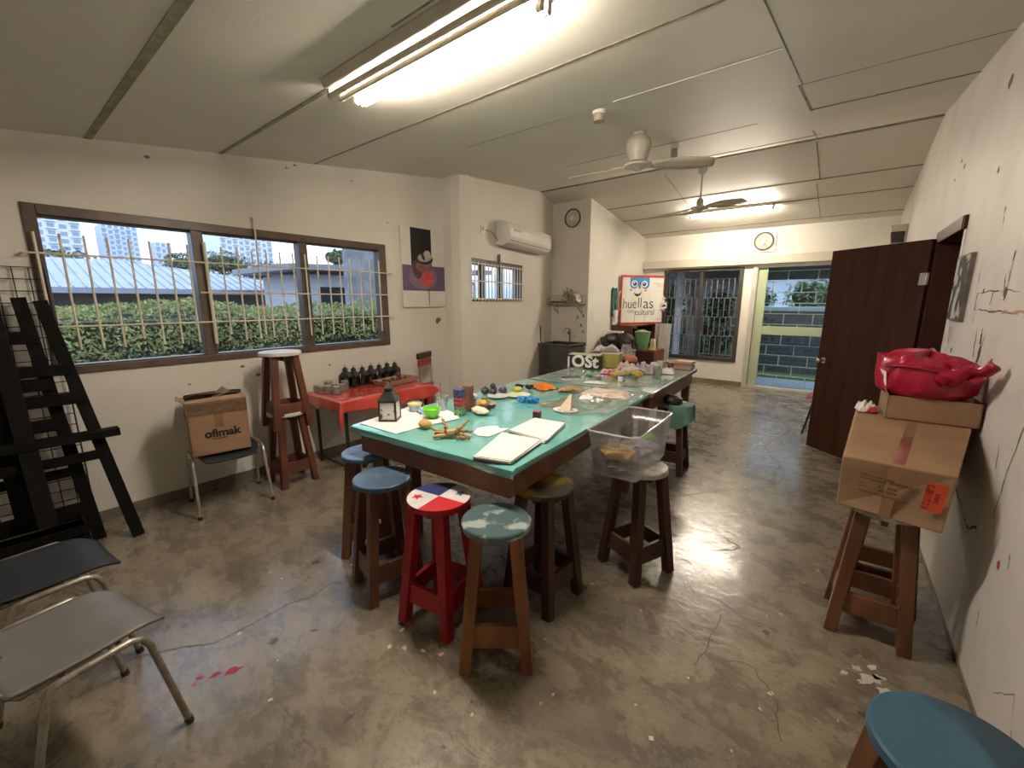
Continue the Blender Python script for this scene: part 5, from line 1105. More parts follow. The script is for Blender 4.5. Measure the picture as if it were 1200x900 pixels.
k.hexa([(-.105, -.21, 0), (.105, -.21, 0), (.105, -.195, 0), (-.105, -.195, 0), (-.12, -.235, .05), (.12, -.235, .05), (.12, -.22, .05), (-.12, -.22, .05)])
k.hexa([(-.105, .195, 0), (.105, .195, 0), (.105, .21, 0), (-.105, .21, 0), (-.12, .22, .05), (.12, .22, .05), (.12, .235, .05), (-.12, .235, .05)])
obj('tray_body', k, tray_m, tr)
pcm = mat('pine_cone', (.16, .06, .035), (.08, .03, .018), .7, 30)
pc0 = None
for i, (x, y, z) in enumerate([(-.04, -.14, .012), (.035, -.13, .012), (-.03, -.03, .012), (.04, -.02, .012), (-.035, .08, .012), (.035, .10, .012), (0, .03, .055)]):
    wx, wy = -3.82 + x * math.cos(R(8)) - y * math.sin(R(8)), 2.76 + x * math.sin(R(8)) + y * math.cos(R(8))
    if pc0 is None:
        pc0 = thing('pine_cone', 'reddish brown pine cone in the pale tray on red table', 'pine cone', (wx, wy, ZR + z), group='pine cones in the tray')
        k = MB().ball((0, 0, .026), (.022, .022, .026), .1, 1, 2)
        for q in range(34):
            a = q * 2.4; zz = .004 + q * .0013; r = .028 * math.sin(math.pi * (.12 + .8 * q / 34)) + .006
            k.leaf((r * math.cos(a), r * math.sin(a), zz), (math.cos(a), math.sin(a), .8), .011)
        obj('cone', k, pcm, pc0, smooth=False)
    else: dup(pc0, (wx, wy, ZR + z), i * 1.1)
# folding chair behind the side table
fc = thing('folding_chair', 'narrow folding chair with red and black back behind the red table', 'chair', (-3.93, 3.27, 0), R(113))
for sx in (-1, 1):
    obj('back_leg', MB().tube([(sx * .15, .02, .99), (sx * .15, 0, .5), (sx * .17, -.10, .0)], .010, 8), steel_m, fc)
    obj('front_leg', MB().tube([(sx * .14, -.02, .62), (sx * .15, .05, .3), (sx * .15, .12, 0)], .010, 8), steel_m, fc)
obj('top_cap', MB().box(-.165, .165, .0, .04, .93, 1.0), bmet_m, fc, bevel=.01)
obj('backrest', MB().box(-.16, .16, .005, .03, .84, .93), mat('chair_red', (.30, .035, .03), (.22, .025, .02), .45, 6), fc, bevel=.008)
obj('seat', MB().box(-.15, .15, -.02, .03, .30, .62), MATS['chair_red'], fc, bevel=.01)

# ================================================================== SCHOOL CHAIRS
def make_chair(name, label, loc, rz, shell_m, tube, group=None):
    g = thing(name, label, 'chair', loc, rz, group)
    def seat(u, v):
        x = (u - .5) * 2; y = (v - .5) * 2; w = .205 - .018 * max(0, y) ** 2 - .03 * max(0, abs(y) - .8) * 5 * 0
        r = 1.0
        if y > .55: r = math.sqrt(max(0, 1 - ((y - .55) / .62) ** 2)) * .45 + .55
        zz = .452 + .012 * x * x + (.010 * y * y if y < 0 else -.040 * max(0, y - .45) ** 2 / .3)
        return (x * w * r, y * .205, zz)
    obj('seat', MB().grid(seat, 20, 20), shell_m, g, solid=.010)
    def back(u, v):
        x = (u - .5) * 2; zz = .60 + v * .27; w = .21 - .03 * abs(v - .4)
        return (x * w, -.235 - .05 * (v) + .045 * x * x, zz)
    obj('backrest', MB().grid(back, 18, 12), shell_m, g, solid=.010)
    for sx in (-1, 1):
        X = sx * .232
        obj('leg_frame', MB().tube([(X * 1.05, .195, .0), (X, .125, .40), (X, .105, .438), (X, .075, .452), (X, -.09, .452), (X, -.12, .446), (X, -.135, .42), (X * 1.05, -.235, 0)], .0115, 10), tube, g)
        obj('back_upright', MB().tube([(sx * .16, .02, .432), (sx * .17, -.17, .436), (sx * .17, -.215, .48), (sx * .165, -.262, .66), (sx * .16, -.285, .83)], .010, 10), tube, g)
        for y, x in ((.195, 1.05), (-.235, 1.05)): obj('foot_cap', MB().cyl((X * x, y, 0), (X * (x - .004), y * .98, .025), .0145, n=10), bmet_m, g)
    obj('cross_bar', MB().tube([(-.232, .06, .447), (-.16, .06, .436), (.16, .06, .436), (.232, .06, .447)], .009, 8).tube([(-.232, -.08, .447), (-.16, -.08, .436), (.16, -.08, .436), (.232, -.08, .447)], .009, 8), tube, g)
    return g
ctube = mat('chair_tube_beige', (.33, .29, .235), (.22, .19, .15), .35, 25, metal=.5)
gsh = mat('chair_shell_grey', (.135, .125, .107), (.11, .10, .086), .5, 5, bump=.05, bscale=90)
ksh = mat('chair_shell_black', (.014, .0155, .017), (.02, .022, .024), .6, 7, spec=.3)
make_chair('stacking_chair', 'grey shell chair with metal tube legs at the bottom left', (-2.013, .035, 0), R(13), gsh, ctube)
make_chair('stacking_chair', 'black shell chair behind the grey chair at left edge', (-2.625, .02, 0), R(6), ksh, ctube)
make_chair('stacking_chair', 'chrome-legged black chair under the taped box by left wall', (-3.768, 1.077, 0), R(-97.5), ksh, steel_m)
make_chair('stacking_chair', 'red chair mostly hidden behind the open dark door', (-.13, 6.36, 0), R(90), mat('chair_shell_red', (.34, .02, .03), (.27, .015, .02), .4, 6), bmet_m)

# carton on the chair
bx = thing('cardboard_box', 'taped brown carton with black logo on the chair by the wall', 'box', (-3.735, 1.035, .475), R(-10))   # faces +x
k = MB(); w, dpt, h = .185, .27, .40
for a in ((-dpt + .0, -dpt + .006, -w, w), (-.006, 0, -w, w), (-dpt, 0, -w, -w + .006), (-dpt, 0, w - .006, w)): k.box(a[0] + .13, a[1] + .13, a[2], a[3], 0, h)
k.box(-dpt + .13, .13, -w, w, 0, .006)
obj('carton', k, card_m, bx)
for nm, pts in (('flap', [(.13, -w, h), (.13, w, h), (.10, w * .98, h + .03), (.09, -w, h + .015)]), ('flap', [(-.14, -w, h), (-.14, w, h), (.02, w * .6, h + .035), (-.02, -w * .5, h + .04)]), ('flap', [(-.12, -w, h), (.12, -w, h), (.08, -w - .05, h + .03), (-.10, -w - .04, h + .02)]), ('flap', [(-.10, .0, h + .01), (.04, -.02, h + .0), (.03, .10, h + .045), (-.06, .07, h + .07)])):
    k = MB(); k.poly(pts); obj(nm, k, card_m, bx, solid=.005, smooth=False)
k = MB().box(.1302, .1312, -w - .001, w + .001, h - .095, h - .012).box(.1302, .1316, -.028, .028, h - .20, h - .09)
obj('tape', k, tape_m, bx, smooth=False)
k = MB().grid(lambda u, v: (.132 + .008 * abs(noise.noise(Vector((u * 9, v * 5, 2)))), -w - .005 + u * (2 * w + .01), h - .10 + v * .11), 24, 8); obj('clear_tape', k, cleartape_m, bx)
ink = mat('print_ink', (.012, .011, .010), (.02, .018, .016), .6, 9)
Fb = Matrix.Translation((.1312, .012, .155)) @ frame((0, 0, 0), (0, 1, 0), (0, 0, 1))
text('logo', 'ofimak', .085, Fb, ink, bx, .0006, .0030, .98)
obj('logo_underline', MB().box(.1306, .1318, -.055, .035, .112, .117), ink, bx, smooth=False)

# ================================================================== CARTONS ON THE STOOLS AT THE RIGHT
bb = thing('cardboard_box', 'big taped brown carton with orange sticker on stools at right', 'box', (.22, 2.38, .6555))
P_ = lambda x, y, z: (x - .22, y - 2.38, z - .6555)
front = [P_(.042, 2.415, .6555), P_(.393, 2.345, .6555), P_(.410, 2.375, .902), P_(.038, 2.385, .902)]
k = MB(); V = lambda p: k.bm.verts.new(p)
f = [V(p) for p in front]; m_ = [V(P_(.068, 2.82, 1.0)), V(P_(.505, 2.86, 1.0))]; r_ = [V(P_(.085, 3.20, .6555)), V(P_(.50, 3.22, .6555)), V(P_(.51, 3.22, 1.0)), V(P_(.08, 3.20, 1.0))]
k._face((f[0], f[1], f[2], f[3]), 0); k._face((f[3], f[2], m_[1], m_[0]), 0); k._face((m_[0], m_[1], r_[2], r_[3]), 0); k._face((f[1], r_[1], r_[2], m_[1], f[2]), 0); k._face((f[0], f[3], m_[0], r_[3], r_[0]), 0); k._face((r_[0], r_[3], r_[2], r_[1]), 0); k._face((f[0], r_[0], r_[1], f[1]), 0)
obj('carton', k, card_m, bb, smooth=False, bevel=.006)
u_ = (Vector(front[1]) - Vector(front[0])); v_ = (Vector(front[3]) - Vector(front[0]))
def fq(a, c, off=.0012): n_ = u_.cross(v_).normalized(); return Vector(front[0]) + u_ * a * (1 + .06 * c) + v_ * c + n_ * off
def fquad(k, a0, a1, c0, c1, m=0, off=.0012): k.poly([fq(a0, c0, off), fq(a1, c0, off), fq(a1, c1, off), fq(a0, c1, off)], m)
k = MB(); fquad(k, .43, .54, .0, .998); obj('tape', k, mat('tape_dull', (.29, .165, .08), (.25, .14, .07), .3, 9), bb, smooth=False)
k = MB(); a, c = Vector(P_(.21, 2.385, .9045)), Vector(P_(.25, 2.385, .9045)); e_, g_ = Vector(P_(.275, 2.84, 1.0025)), Vector(P_(.315, 2.84, 1.0025)); k.poly([a, c, g_, e_]); obj('tape', k, cleartape_m, bb, smooth=False)
k = MB(); fquad(k, .79, .935, .36, .88, 0, .002); st_ = obj('sticker', k, mat('sticker_orange', (.60, .085, .03), (.52, .065, .025), .45, 9), bb, smooth=False)
k = MB(); fquad(k, .765, .83, .38, .84, 0, .0026); fquad(k, .85, .885, .52, .70, 0, .0026); obj('sticker_print', k, mat('sticker_dark', (.22, .02, .02), (.55, .07, .03), .5, 60), st_, smooth=False)
k = MB(); rn = random.Random(17)
for row, (c, segs) in enumerate([(.765, [(.20, .28), (.30, .40), (.42, .50)]), (.73, [(.46, .66)]), (.70, [(.20, .44)]), (.615, [(.20, .25), (.38, .40), (.46, .54)]), (.535, [(.20, .26), (.38, .43), (.46, .54)]), (.44, [(.20, .31), (.35, .48), (.50, .66)])]):
    for s0_, s1_ in segs:
        a = s0_
        while a < s1_:
            w_ = rn.uniform(.008, .016); fquad(k, a, a + w_, c - .045 + (s0_ - .2) * -.05, c - .005 + (s0_ - .2) * -.05, 0, .0022); a += w_ + .006
obj('print', k, mat('carton_print', (.10, .055, .03), (.14, .08, .04), .7, 9), bb, smooth=False)
sb = thing('cardboard_box', 'smaller open carton on the big carton under the red bag', 'box', (.352, 3.03, 1.003), R(3))
k = MB(); w, l, h = .170, .155, .12
for a in ((-w, w, -l, -l + .006), (-w, w, l - .006, l), (-w, -w + .006, -l, l), (w - .006, w, -l, l)): k.box(*a, 0, h)
k.box(-w, w, -l, l, 0, .006); obj('carton', k, mat('cardboard_light', (.30, .182, .10), (.25, .148, .08), .65, 4, bump=.04), sb)
k = MB(); k.poly([(-w, -l, h), (-w, l, h), (-w - .012, l, h + .04), (-w - .015, -l, h + .03)]); obj('flap', k, card_m, sb, solid=.005, smooth=False)
# red bag
rb = thing('red_bag', 'crumpled red plastic bag lying on top of the cartons', 'bag', (.33, 3.0, 1.125))
rbm = mat('red_bag_plastic', (.36, .004, .034), (.28, .003, .026), .36, 5, coat=.15)
k = MB()
prof = [(.02, .0), (.158, .001), (.185, .03), (.19, .085), (.184, .14), (.158, .18), (.10, .20), (.03, .205), (.0, .205)]
ringn = 72; rings = []
for j, (r, z) in enumerate(prof):
    ring = []
    for i in range(ringn):
        a = 2 * math.pi * i / ringn; ca, sa = math.cos(a), math.sin(a)
        n_ = noise.noise(Vector((ca * 2.6, sa * 2.6, z * 10 + 3))); n2_ = 1 - 2 * abs(noise.noise(Vector((ca * 1.9 + 4, sa * 1.9, z * 7))))
        q = r * (1 + (.10 * n_ + .09 * n2_ - .03) * (1 if z > .01 else .3)); x = q * ca * 1.02; y = q * sa * .86
        zz = z * (1 + .25 * n_) + (.028 * (n2_ - .4) if z > .10 else 0) + .055 * max(0, -ca) * (z > .11) * (1 - z / .2) * 2 - .03 * max(0, ca) * (z > .1)
        ring.append(k.bm.verts.new((x, y, max(.0, zz))))
    rings.append(ring)
for A, B in zip(rings, rings[1:]):
    for i in range(ringn): k._face((A[i], A[(i + 1) % ringn], B[(i + 1) % ringn], B[i]), 0)
k._face(rings[0][::-1], 0); bmesh.ops.remove_doubles(k.bm, verts=k.bm.verts, dist=1e-4)
obj('bag_body', k, rbm, rb)
def wing(u, v):                                                       # handle flap swept out to the right and forward
    p0 = Vector((.02, -.12, .15)); p1 = Vector((.168, -.30, .205)); p = p0.lerp(p1, u); hh = .12 * (1 - .25 * u)
    return (p.x + .016 * math.sin(v * 8 + u * 4), p.y + .03 * math.sin(v * 6.0 + u * 3) - .02, p.z - hh * (v - .25) * (1 if v > .25 else 1) + .012 * math.sin(u * 13) - .03 * math.sin(u * 3.1) * (v < .3))
obj('handle', MB().grid(wing, 20, 12), rbm, rb, solid=.005)
def fold(u, v):
    return (-.185 + .30 * u, -.135 - .045 * math.sin(u * 3.1) + .05 * v + .004 * math.sin(u * 9 + v * 4), .15 + .05 * math.sin(u * 3.14) * (.5 + v * .6) - .05 * u)
obj('handle', MB().grid(fold, 26, 8), rbm, rb, solid=.004)
F2 = Matrix.Translation((-.172, -.075, .085)) @ frame((0, 0, 0), (.45, -.9, 0), (-.2, 0, 1))
art('printed_logo', [([(-.030, -.035), (.03, -.045), (.035, .03), (-.03, .045)], 0), (blob(0, 0, .016, .018), 1)], [paper_m, rbm], rb, F2, .003)
lump('paper_wad', 'crumpled white and red wad on the big carton left of small box', 'paper', (.115, 2.985, 1.0035), .2, .08, .10, .06, mat('wad_white', (.70, .66, .60), (.45, .03, .04), .7, 9, .55, .6), 51)
tag(obj('fabric_lump', MB().ball((0, 0, .02), (.035, .03, .022), .2, 2, 3, flat=0.), mat('cap_dark', (.03, .028, .03), (.06, .055, .05), .6, 9), loc=(.12, 3.08, 1.0035)), 'small dark lump behind the white wad on big carton', 'lump')

# ================================================================== KITCHEN CORNER
sk = thing('utility_sink', 'dark grey utility sink cabinet in the alcove', 'sink', (-3.95, 6.36, 0))
sm = mat('sink_grey', (.055, .056, .055), (.08, .08, .078), .4, 6)
k = MB().box(-.30, .30, -.26, -.24, .05, .84).box(-.30, .30, .24, .26, .05, .84).box(-.30, -.28, -.24, .24, .05, .84).box(.28, .30, -.24, .24, .05, .84).box(-.28, .28, -.24, .24, .05, .60)
obj('basin', k, sm, sk, bevel=.006); k = MB().box(-.32, .32, -.28, -.22, .84, .875).box(-.32, .32, .22, .28, .84, .875).box(-.32, -.26, -.22, .22, .84, .875).box(.26, .32, -.22, .22, .84, .875); obj('rim', k, sm, sk, bevel=.008)
obj('foot', MB().box(-.27, .27, -.22, .22, 0, .05), bmet_m, sk)
obj('faucet', MB().tube([(0, .25, .86), (0, .25, 1.06), (0, .20, 1.12), (0, .10, 1.12), (0, .07, 1.07)], .012, 10), chrome_m, sk)
br = thing('broom', 'thin dark broom handle leaning in the alcove by the sink', 'broom', (-4.07, 5.93, 0))
obj('handle', MB().cyl((0, 0, .10), (-.12, .10, 1.18), .013, n=10), mat('broom_handle', (.10, .05, .03), (.07, .035, .02), .5, 9), br); obj('bristles', MB().hexa([(-.14, -.03, 0), (.10, -.03, 0), (.10, .03, 0), (-.14, .03, 0), (-.06, -.02, .12), (.04, -.02, .12), (.04, .02, .12), (-.06, .02, .12)]), bmet_m, br)
ds = thing('wall_shelf', 'wire dish rack shelf on the alcove back wall', 'shelf', (-3.99, 6.65, 1.55))
k = MB().box(-.33, .33, -.24, 0, 0, .015); obj('board', k, mat('shelf_grey', (.36, .34, .29), (.30, .28, .24), .5, 6), ds, bevel=.003)
k = MB()
for x in [(-.32 + i * .08) for i in range(9)]: k.tube([(x, -.005, .015), (x, -.005, .14)], .003, 6).tube([(x, -.235, .015), (x, -.235, .09)], .003, 6)
k.tube([(-.33, -.235, .09), (.33, -.235, .09), (.33, -.005, .14), (-.33, -.005, .14), (-.33, -.235, .09)], .004, 6)
obj('wire_rack', k, steel_m, ds)
obj('bracket', MB().beam((-.25, -.01, -.16), (-.25, -.22, 0), .015, .015).beam((-.25, -.006, -.18), (-.25, -.006, 0), .015, .012), steel_m, ds); obj('bracket', MB().beam((.25, -.01, -.16), (.25, -.22, 0), .015, .015).beam((.25, -.006, -.18), (.25, -.006, 0), .015, .012), steel_m, ds)
tag(obj('dark_tray', MB().box(-.13, .13, -.08, .08, 0, .03), mat('tray_dark', (.05, .045, .04), (.08, .07, .06), .5, 9), loc=(-4.15, 6.53, 1.5655), bevel=.006), 'flat dark tray lying on the left of dish rack', 'tray')
for i, (x, r, a) in enumerate([(-3.90, .10, .3), (-3.82, .09, .1), (-3.76, .075, -.2)]):
    tag(obj('dish', MB().lathe([(0, 0), (r * .6, 0), (r, .015), (r * .98, .02), (r * .6, .006), (0, .006)], n=26).xf(Matrix.Translation((0, 0, r + .003)) @ Matrix.Rotation(a, 4, 'Z') @ Matrix.Rotation(R(78), 4, 'Y')), mat('dish_cream', (.62, .60, .50), (.5, .5, .4), .35, 9), loc=(x, 6.53, 1.565)), ['largest cream dish standing in the alcove rack', 'middle cream dish standing in the alcove rack', 'rightmost small cream dish standing in the alcove rack'][i], 'dish', 'dishes in the rack')
k = MB(); rn = random.Random(4)
for i in range(60): v = Vector((rn.gauss(0, .06), rn.gauss(0, .03), abs(rn.gauss(.12, .06)))); k.leaf(v, (rn.uniform(-1, 1), -1, rn.uniform(-1, 1)), .03, 0, rn)
for i in range(6): k.tube([(0, 0, 0), (rn.uniform(-.06, .06), rn.uniform(-.03, .03), .16)], .003, 5)
tag(obj('dried_herbs', k, mat('herb_olive', (.30, .27, .14), (.2, .19, .09), .8, 9), loc=(-3.92, 6.46, 1.566), smooth=False), 'bunch of pale dried herbs on the alcove dish rack', 'herbs')
k = MB(); rn = random.Random(8)
for i in range(16): x, z, r = rn.uniform(-4.05, -3.68), rn.uniform(.92, 1.35), rn.uniform(.006, .018); k.poly([(x + r * q[0] * rn.uniform(.3, 1.3), 6.6485, z + 1.6 * r * q[1] * rn.uniform(.5, 1.3)) for q in disc(9, 1)])
struct('wall_alcove_mark', k, mat('sink_splash', (.06, .055, .05), (.14, .12, .1), .9, 20))
# bookshelf along the kitchen wall with the board above it
shf = mat('shelf_dark_wood', (.14, .045, .025), (.09, .03, .018), .45, 4, stretch=(.6, 3, 3))
bs = thing('bookshelf', 'dark reddish-brown bookshelf against the kitchen wall below the board', 'bookshelf', (-3.36, 8.10, 0))
for y in (-.58, .58): obj('side_panel', MB().box(-.20, .20, y - .012, y + .012, 0, 1.15), shf, bs, bevel=.003)
for z in (.06, .42, .78, 1.138): obj('shelf', MB().box(-.20, .20, -.568, .568, z - .012, z + .012), shf, bs, bevel=.002)
obj('back_panel', MB().box(-.20, -.188, -.568, .568, .0, 1.126), shf, bs)
for i in range(6):
    tag(obj('folder', MB().box(-.13, .10, -.03, .03, 0, .26 - .01 * (i % 3)), mat('folder_%s' % ['red', 'white', 'brown'][i % 3], [(.30, .03, .03), (.5, .47, .42), (.16, .09, .05)][i % 3]), loc=(-3.33, 7.95 + i * .075, .7925), bevel=.003), ['red folder nearest the camera on the bookshelf', 'white folder second in the bookshelf row', 'brown folder third in the bookshelf row', 'red folder fourth in the bookshelf row', 'white folder fifth in the bookshelf row', 'brown folder deepest in the bookshelf row'][i], 'folder', 'folders on the bookshelf')
wb = thing('whiteboard', 'red-framed whiteboard with blue glasses face and huellas lettering', 'whiteboard', (-3.27, 8.16, 1.151), math.atan2(.86, .525) )   # local x along the board, -y towards the room
BWd, BH = 1.0, .93
redf = mat('red_frame', (.42, .045, .03), (.34, .035, .025), .45, 8)
obj('panel', MB().box(-BWd / 2 + .02, BWd / 2 - .01, -.008, .008, .02, BH - .02), mat('board_white', (.74, .71, .65), (.68, .65, .59), .35, 4), wb, smooth=False)
obj('frame', MB().box(-BWd / 2, BWd / 2, -.014, .014, 0, .035).box(-BWd / 2, BWd / 2, -.014, .014, BH - .04, BH).box(-BWd / 2, -BWd / 2 + .035, -.014, .014, .035, BH - .04).box(BWd / 2 - .012, BWd / 2, -.014, .014, .035, BH - .04), redf, wb, bevel=.003)
Fw = Matrix.Translation((0, -.0082, 0)) @ frame((0, 0, 0), (1, 0, 0), (0, 0, 1))
bu = lambda zx: (-.5 + (zx - 245) / 350.) * BWd; bv = lambda zy: (1 - (zy - 140) / 412.) * BH
def bpts(P): return [(bu(x), bv(y)) for x, y in P]
def bblob(x, y, rx, ry): return blob(bu(x), bv(y), rx / 350 * BWd, ry / 412 * BH)
gls = bpts([(318, 140), (472, 152), (474, 190)]) + [(bu(440 + 34 * math.cos(a)), bv(215 + 38 * math.sin(a))) for a in [i * math.pi / 8 for i in range(9)]] + bpts([(398, 235), (384, 235)]) + [(bu(350 + 33 * math.cos(a)), bv(212 + 40 * math.sin(a))) for a in [i * math.pi / 8 for i in range(9)]]
cb, cw, ck = mat('logo_blue', (.045, .22, .48), (.04, .19, .42), .5, 8), mat('logo_pale', (.62, .72, .82)), mat('logo_black', (.02, .018, .02))
art('logo_face', [(gls, 0), (bblob(352, 210, 25, 28), 1), (bblob(432, 212, 25, 28), 1), (bblob(354, 211, 15, 17), 2), (bblob(430, 213, 15, 17), 2), (bblob(350, 205, 5, 6), 1), (bblob(427, 207, 5, 6), 1), (bpts([(388, 195), (398, 195), (404, 250), (384, 250)]), 3),
    (bpts([(345, 280), (362, 292), (382, 296), (402, 288), (414, 262), (408, 292), (396, 310), (378, 318), (360, 308)]), 2), (bblob(325, 262, 8, 9), 4), (bblob(443, 265, 11, 13), 4)], [cb, cw, ck, mat('logo_grey', (.12, .15, .18)), mat('logo_orange', (.56, .34, .12))], wb, Fw)
def btext(nm, s, size, zx, zy, off, sx=1., sp=1.): text(nm, s, size, Fw @ Matrix.Translation((bu(zx), bv(zy), .0008)), ck, wb, .0006, off, sp, 'CENTER', sx)
btext('lettering', 'hue', .27, 322, 380, -.002, .85, .95); btext('lettering', 'll', .285, 402, 374, -.002, .9, 1.0); btext('lettering', 'as', .30, 474, 378, -.002, 1.05, 1.0)
btext('lettering', 'casa', .10, 332, 440, -.0015, .9); btext('lettering', 'cultural', .17, 446, 452, -.001, .9)
k = MB()
for z_, a, c in ((205, 500, 590), (218, 530, 590), (232, 540, 588), (435, 555, 588), (508, 530, 590), (520, 545, 588)): k.prism([(bu(a), bv(z_ + 1)), (bu(c), bv(z_ + 1)), (bu(c), bv(z_ - 1)), (bu(a), bv(z_ - 1))], 0, .0006)
for x_, a, c in ((365, 430, 540), (447, 480, 540)): k.prism([(bu(x_), bv(c)), (bu(x_ + 2), bv(c)), (bu(x_ + 2), bv(a)), (bu(x_), bv(a))], 0, .0006)
obj('marker_line', k.xf(Fw), ck, wb, smooth=False)
# hanging things left of the board
hk = thing('green_cloth', 'dark green cloth hanging on the wall left of the whiteboard', 'cloth', (-3.585, 7.58, 1.32))
obj('fabric', MB().grid(lambda u, v: (.02 + .02 * math.sin(u * 9) * (1 - v * .5), -.12 + .24 * u * (.4 + .6 * (1 - abs(v - .6))), .50 - .50 * (1 - v) + (.06 * abs(u - .5) if v > .8 else 0)), 16, 14), mat('green_fabric', (.03, .10, .085), (.02, .07, .06), .8, 7), hk, solid=.006)
obj('peg', MB().cyl((0, 0, .5), (.04, 0, .5), .008, n=8), bmet_m, hk)
for i, z in enumerate((1.19, 1.315)):
    g = thing('paper_roll', ['white paper roll below another beside the whiteboard', 'white paper roll under the green cloth beside the whiteboard'][i], 'paper roll', (-3.52, 7.535, z - .035 * 0))
    obj('roll', MB().lathe([(.02, 0), (.05, 0), (.05, .11), (.02, .11), (.02, 0)], n=22), paper_m, g); obj('core_tube', MB().lathe([(.0195, .001), (.0195, .109), (.016, .109), (.016, .001), (.0195, .001)], n=16), card_m, g)
sf = thing('paper_arc', 'curved white paper strip hooked on left edge of the whiteboard', 'paper', (-3.545, 7.70, 1.60))
obj('strip', MB().grid(lambda u, v: (.06 * math.sin(math.pi * u) * -.6 + .02, -.02 - .05 * math.sin(math.pi * u), -.17 + .36 * u + .0 * v + (v - .5) * .0) if False else (.015 + v * .04, -.015 - .08 * math.sin(math.pi * u) - .01 * v, -.18 + .36 * u), 14, 3), paper_m, sf, solid=.003)
rf = thing('paper_flower', 'white torn paper decoration at right edge of the whiteboard', 'paper', (-2.985, 8.575, 1.62))
k = MB(); rn = random.Random(12)
for i in range(14): k.leaf((rn.uniform(-.03, .06), rn.uniform(-.05, -.02), rn.uniform(-.22, .16)), (rn.uniform(-.5, .5), -1, rn.uniform(-.5, .5)), .06, 0, rn)
obj('petals', k, paper_m, rf, smooth=False)
# bin, black bag, dried bunch, bucket, cabinet, leaning panel
gb = thing('storage_bin', 'grey-green storage bin under the black bag by the kitchen wall', 'bin', (-3.28, 7.12, 0))
obj('bin_body', MB().hexa([(-.24, -.22, 0), (.24, -.22, 0), (.24, .22, 0), (-.24, .22, 0), (-.27, -.25, .70), (.27, -.25, .70), (.27, .25, .70), (-.27, .25, .70)]), mat('bin_grey', (.24, .26, .23), (.2, .22, .19), .4, 4), gb, bevel=.01); obj('lid', MB().box(-.28, .28, -.26, .26, .70, .74), MATS['bin_grey'], gb, bevel=.012)
k = MB().ball((-.09, 0, .13), (.20, .20, .15), .22, 3, 3, flat=.0).ball((.13, .04, .15), (.16, .18, .16), .22, 6, 3, flat=.0)
tag(obj('black_bag', k, mat('black_sack', (.010, .010, .011), (.022, .022, .024), .55, 9), loc=(-3.27, 7.10, .742)), 'big lumpy black sack on the grey storage bin', 'bag')
tag(obj('white_box', MB().box(-.14, .14, -.05, .05, 0, .035), paper_m, loc=(-3.32, 7.14, 1.03), rz=.1, bevel=.004), 'flat white packet on top of the black sack', 'packet')
k = MB(); rn = random.Random(14)
for i in range(160): v = Vector((rn.gauss(0, 1), rn.gauss(0, 1), rn.gauss(0, 1))).normalized(); k.leaf((v.x * .09, v.y * .08, .15 + v.z * .15), v, rn.uniform(.02, .04), 0, rn)
k.ball((0, 0, .13), (.08, .07, .13), .2, 3, 2)
tag(obj('dried_bunch', k, mat('dried_brown', (.075, .04, .035), (.11, .065, .055), .8, 16), loc=(-3.03, 6.955, .742), smooth=False), 'curly dark brown dried bunch right of the black sack', 'dried flowers')
lc_ = thing('low_cabinet', 'low dark brown cabinet under the green bucket', 'cabinet', (-2.92, 7.66, 0))
obj('body', MB().box(-.16, .22, -.20, .30, .05, .72), shf, lc_, bevel=.004); obj('door', MB().box(-.14, .20, -.215, -.2005, .09, .69), mat('cabinet_door', (.06, .02, .014), (.045, .015, .011), .45, 5), lc_, bevel=.003); obj('plinth', MB().box(-.15, .21, -.18, .29, 0, .05), bmet_m, lc_)
bu_ = thing('bucket', 'translucent green bucket on the low dark cabinet', 'bucket', (-3.0, 7.62, .7205))
obj('bucket_body', MB().lathe([(0, 0), (.10, 0), (.135, .30), (.142, .30), (.142, .325), (.128, .325), (.095, .01), (0, .01)], n=28), mat('bucket_green', (.17, .36, .17), (.14, .31, .14), .35, 4), bu_)
obj('handle', MB().tube([(.142 * math.cos(a), -.03 - .05 * math.sin(a), .30 - .07 * math.sin(a)) for a in [i * math.pi / 12 for i in range(13)]], .004, 6), steel_m, bu_)
obj('contents', MB().ball((0, 0, .30), (.115, .115, .05), .2, 4, 3), mat('bucket_cloth', (.22, .34, .20), (.16, .26, .15), .7, 9), bu_)
tag(obj('yellow_packet', MB().hexa([(-.05, -.04, 0), (.05, -.04, 0), (.05, .04, 0), (-.05, .04, 0), (-.04, -.02, .20), (.04, -.02, .20), (.04, .02, .20), (-.04, .02, .20)]), mat('packet_yellow', (.62, .58, .22), (.68, .64, .52), .4, 12, .45, .55), loc=(-2.79, 7.60, .7205), bevel=.006), 'white and yellow packet right of the green bucket', 'packet')
tag(obj('board_panel', MB().hexa([(-.14, -.06, 0), (.10, -.06, 0), (.10, -.04, 0), (-.14, -.04, 0), (-.14, .03, 1.14), (.10, .03, 1.14), (.10, .05, 1.14), (-.14, .05, 1.14)]), mat('panel_whitewashed', (.48, .45, .40), (.38, .36, .32), .7, 6, stretch=(4, 1, .7)), loc=(-2.98, 8.775, 0), bevel=.002), 'whitewashed board leaning by the left edge of the far window', 'board')

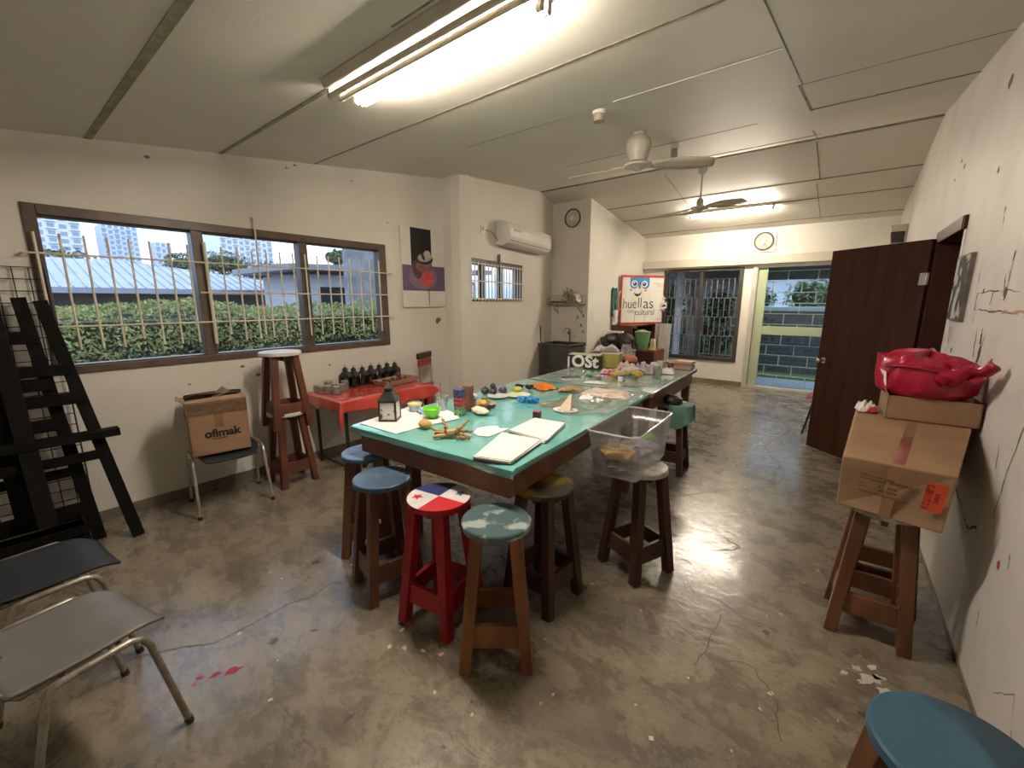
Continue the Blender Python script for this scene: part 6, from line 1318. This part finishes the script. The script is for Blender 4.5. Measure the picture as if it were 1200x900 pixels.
# ================================================================== BLACK EASELS AND WIRE PANEL AT THE LEFT
wp = thing('wire_grid_panel', 'black wire grid panel leaning on the left wall behind the easels', 'wire panel', (-4.10, -.07, 0))
k = MB(); W_, Hh = .39, 1.81
lean = lambda z: -.045 * z / Hh
for i in range(12): y = -W_ + i * 2 * W_ / 11; k.cyl((lean(.02), y, .02), (lean(Hh), y, Hh), .0032, n=6)
for j in range(25): z = .02 + j * (Hh - .02) / 24; k.cyl((lean(z) + .005, -W_, z), (lean(z) + .005, W_, z), .0032, n=6)
obj('wires', k, wire_m, wp); obj('border', MB().tube([(lean(.01), -W_, .01), (lean(.01), W_, .01), (lean(Hh), W_, Hh), (lean(Hh), -W_, Hh)], .005, 8, closed=True), wire_m, wp)
def easel(name, label, x0, yc, w0, w1, xt, zt, bars, ledge, group='black easels', back=None):
    g = thing(name, label, 'easel', (x0, yc, 0), group=group)
    pos = lambda z, s: Vector(((xt - x0) * z / zt, s * (w0 + (w1 - w0) * z / zt), z))
    for s in (-1, 1): obj('leg', MB().beam(pos(0, s), pos(zt, s), .066, .024, side=(0, 1, 0)), black_m, g, bevel=.002)
    for z, ext, hgt in bars:
        a, c = pos(z, -1), pos(z, 1); obj('crossbar', MB().beam(a + Vector((.024, -ext, 0)), c + Vector((.024, ext, 0)), .022, hgt), black_m, g, bevel=.002)
    if ledge:
        a, c = pos(ledge, -1), pos(ledge, 1); obj('ledge', MB().beam(a + Vector((.05, -.11, 0)), c + Vector((.05, .11, .0)), .085, .05, side=(1, 0, 0)), black_m, g, bevel=.003)
    obj('centre_post', MB().beam((.03, .06, .25), (.03 + (xt - x0) * .98, .03, zt * .97), .085, .022, side=(0, 1, 0)), black_m, g, bevel=.002)
    return g
easel('easel', 'front black wooden easel with wide ledge leaning at the left edge', -3.70, .02, .455, .245, -4.06, 1.60, [(.60, .0, .06), (1.165, .0, .07), (.98, .02, .075)], .735)
easel('easel', 'second black easel standing behind the front easel near the wall', -3.85, -.06, .36, .235, -4.045, 1.62, [(.24, .0, .10), (1.375, .03, .08), (.82, .0, .08), (.50, .0, .06), (1.08, .02, .08)], 0)
ct = thing('wooden_crate', 'black wooden crate on the floor under the easels', 'crate', (-3.86, -.12, 0))
for z in (.0, .07, .14):
    obj('slat', MB().box(.20, .218, -.25, .35, z + .01, z + .065), black_m, ct, bevel=.002); obj('slat', MB().box(-.10, -.082, -.25, .35, z + .01, z + .065), black_m, ct, bevel=.002)
for y in (-.262, .346): obj('end_panel', MB().box(-.10, .218, y, y + .018, 0, .215), black_m, ct, bevel=.002)
obj('base', MB().box(-.082, .20, -.25, .35, 0, .012), black_m, ct)
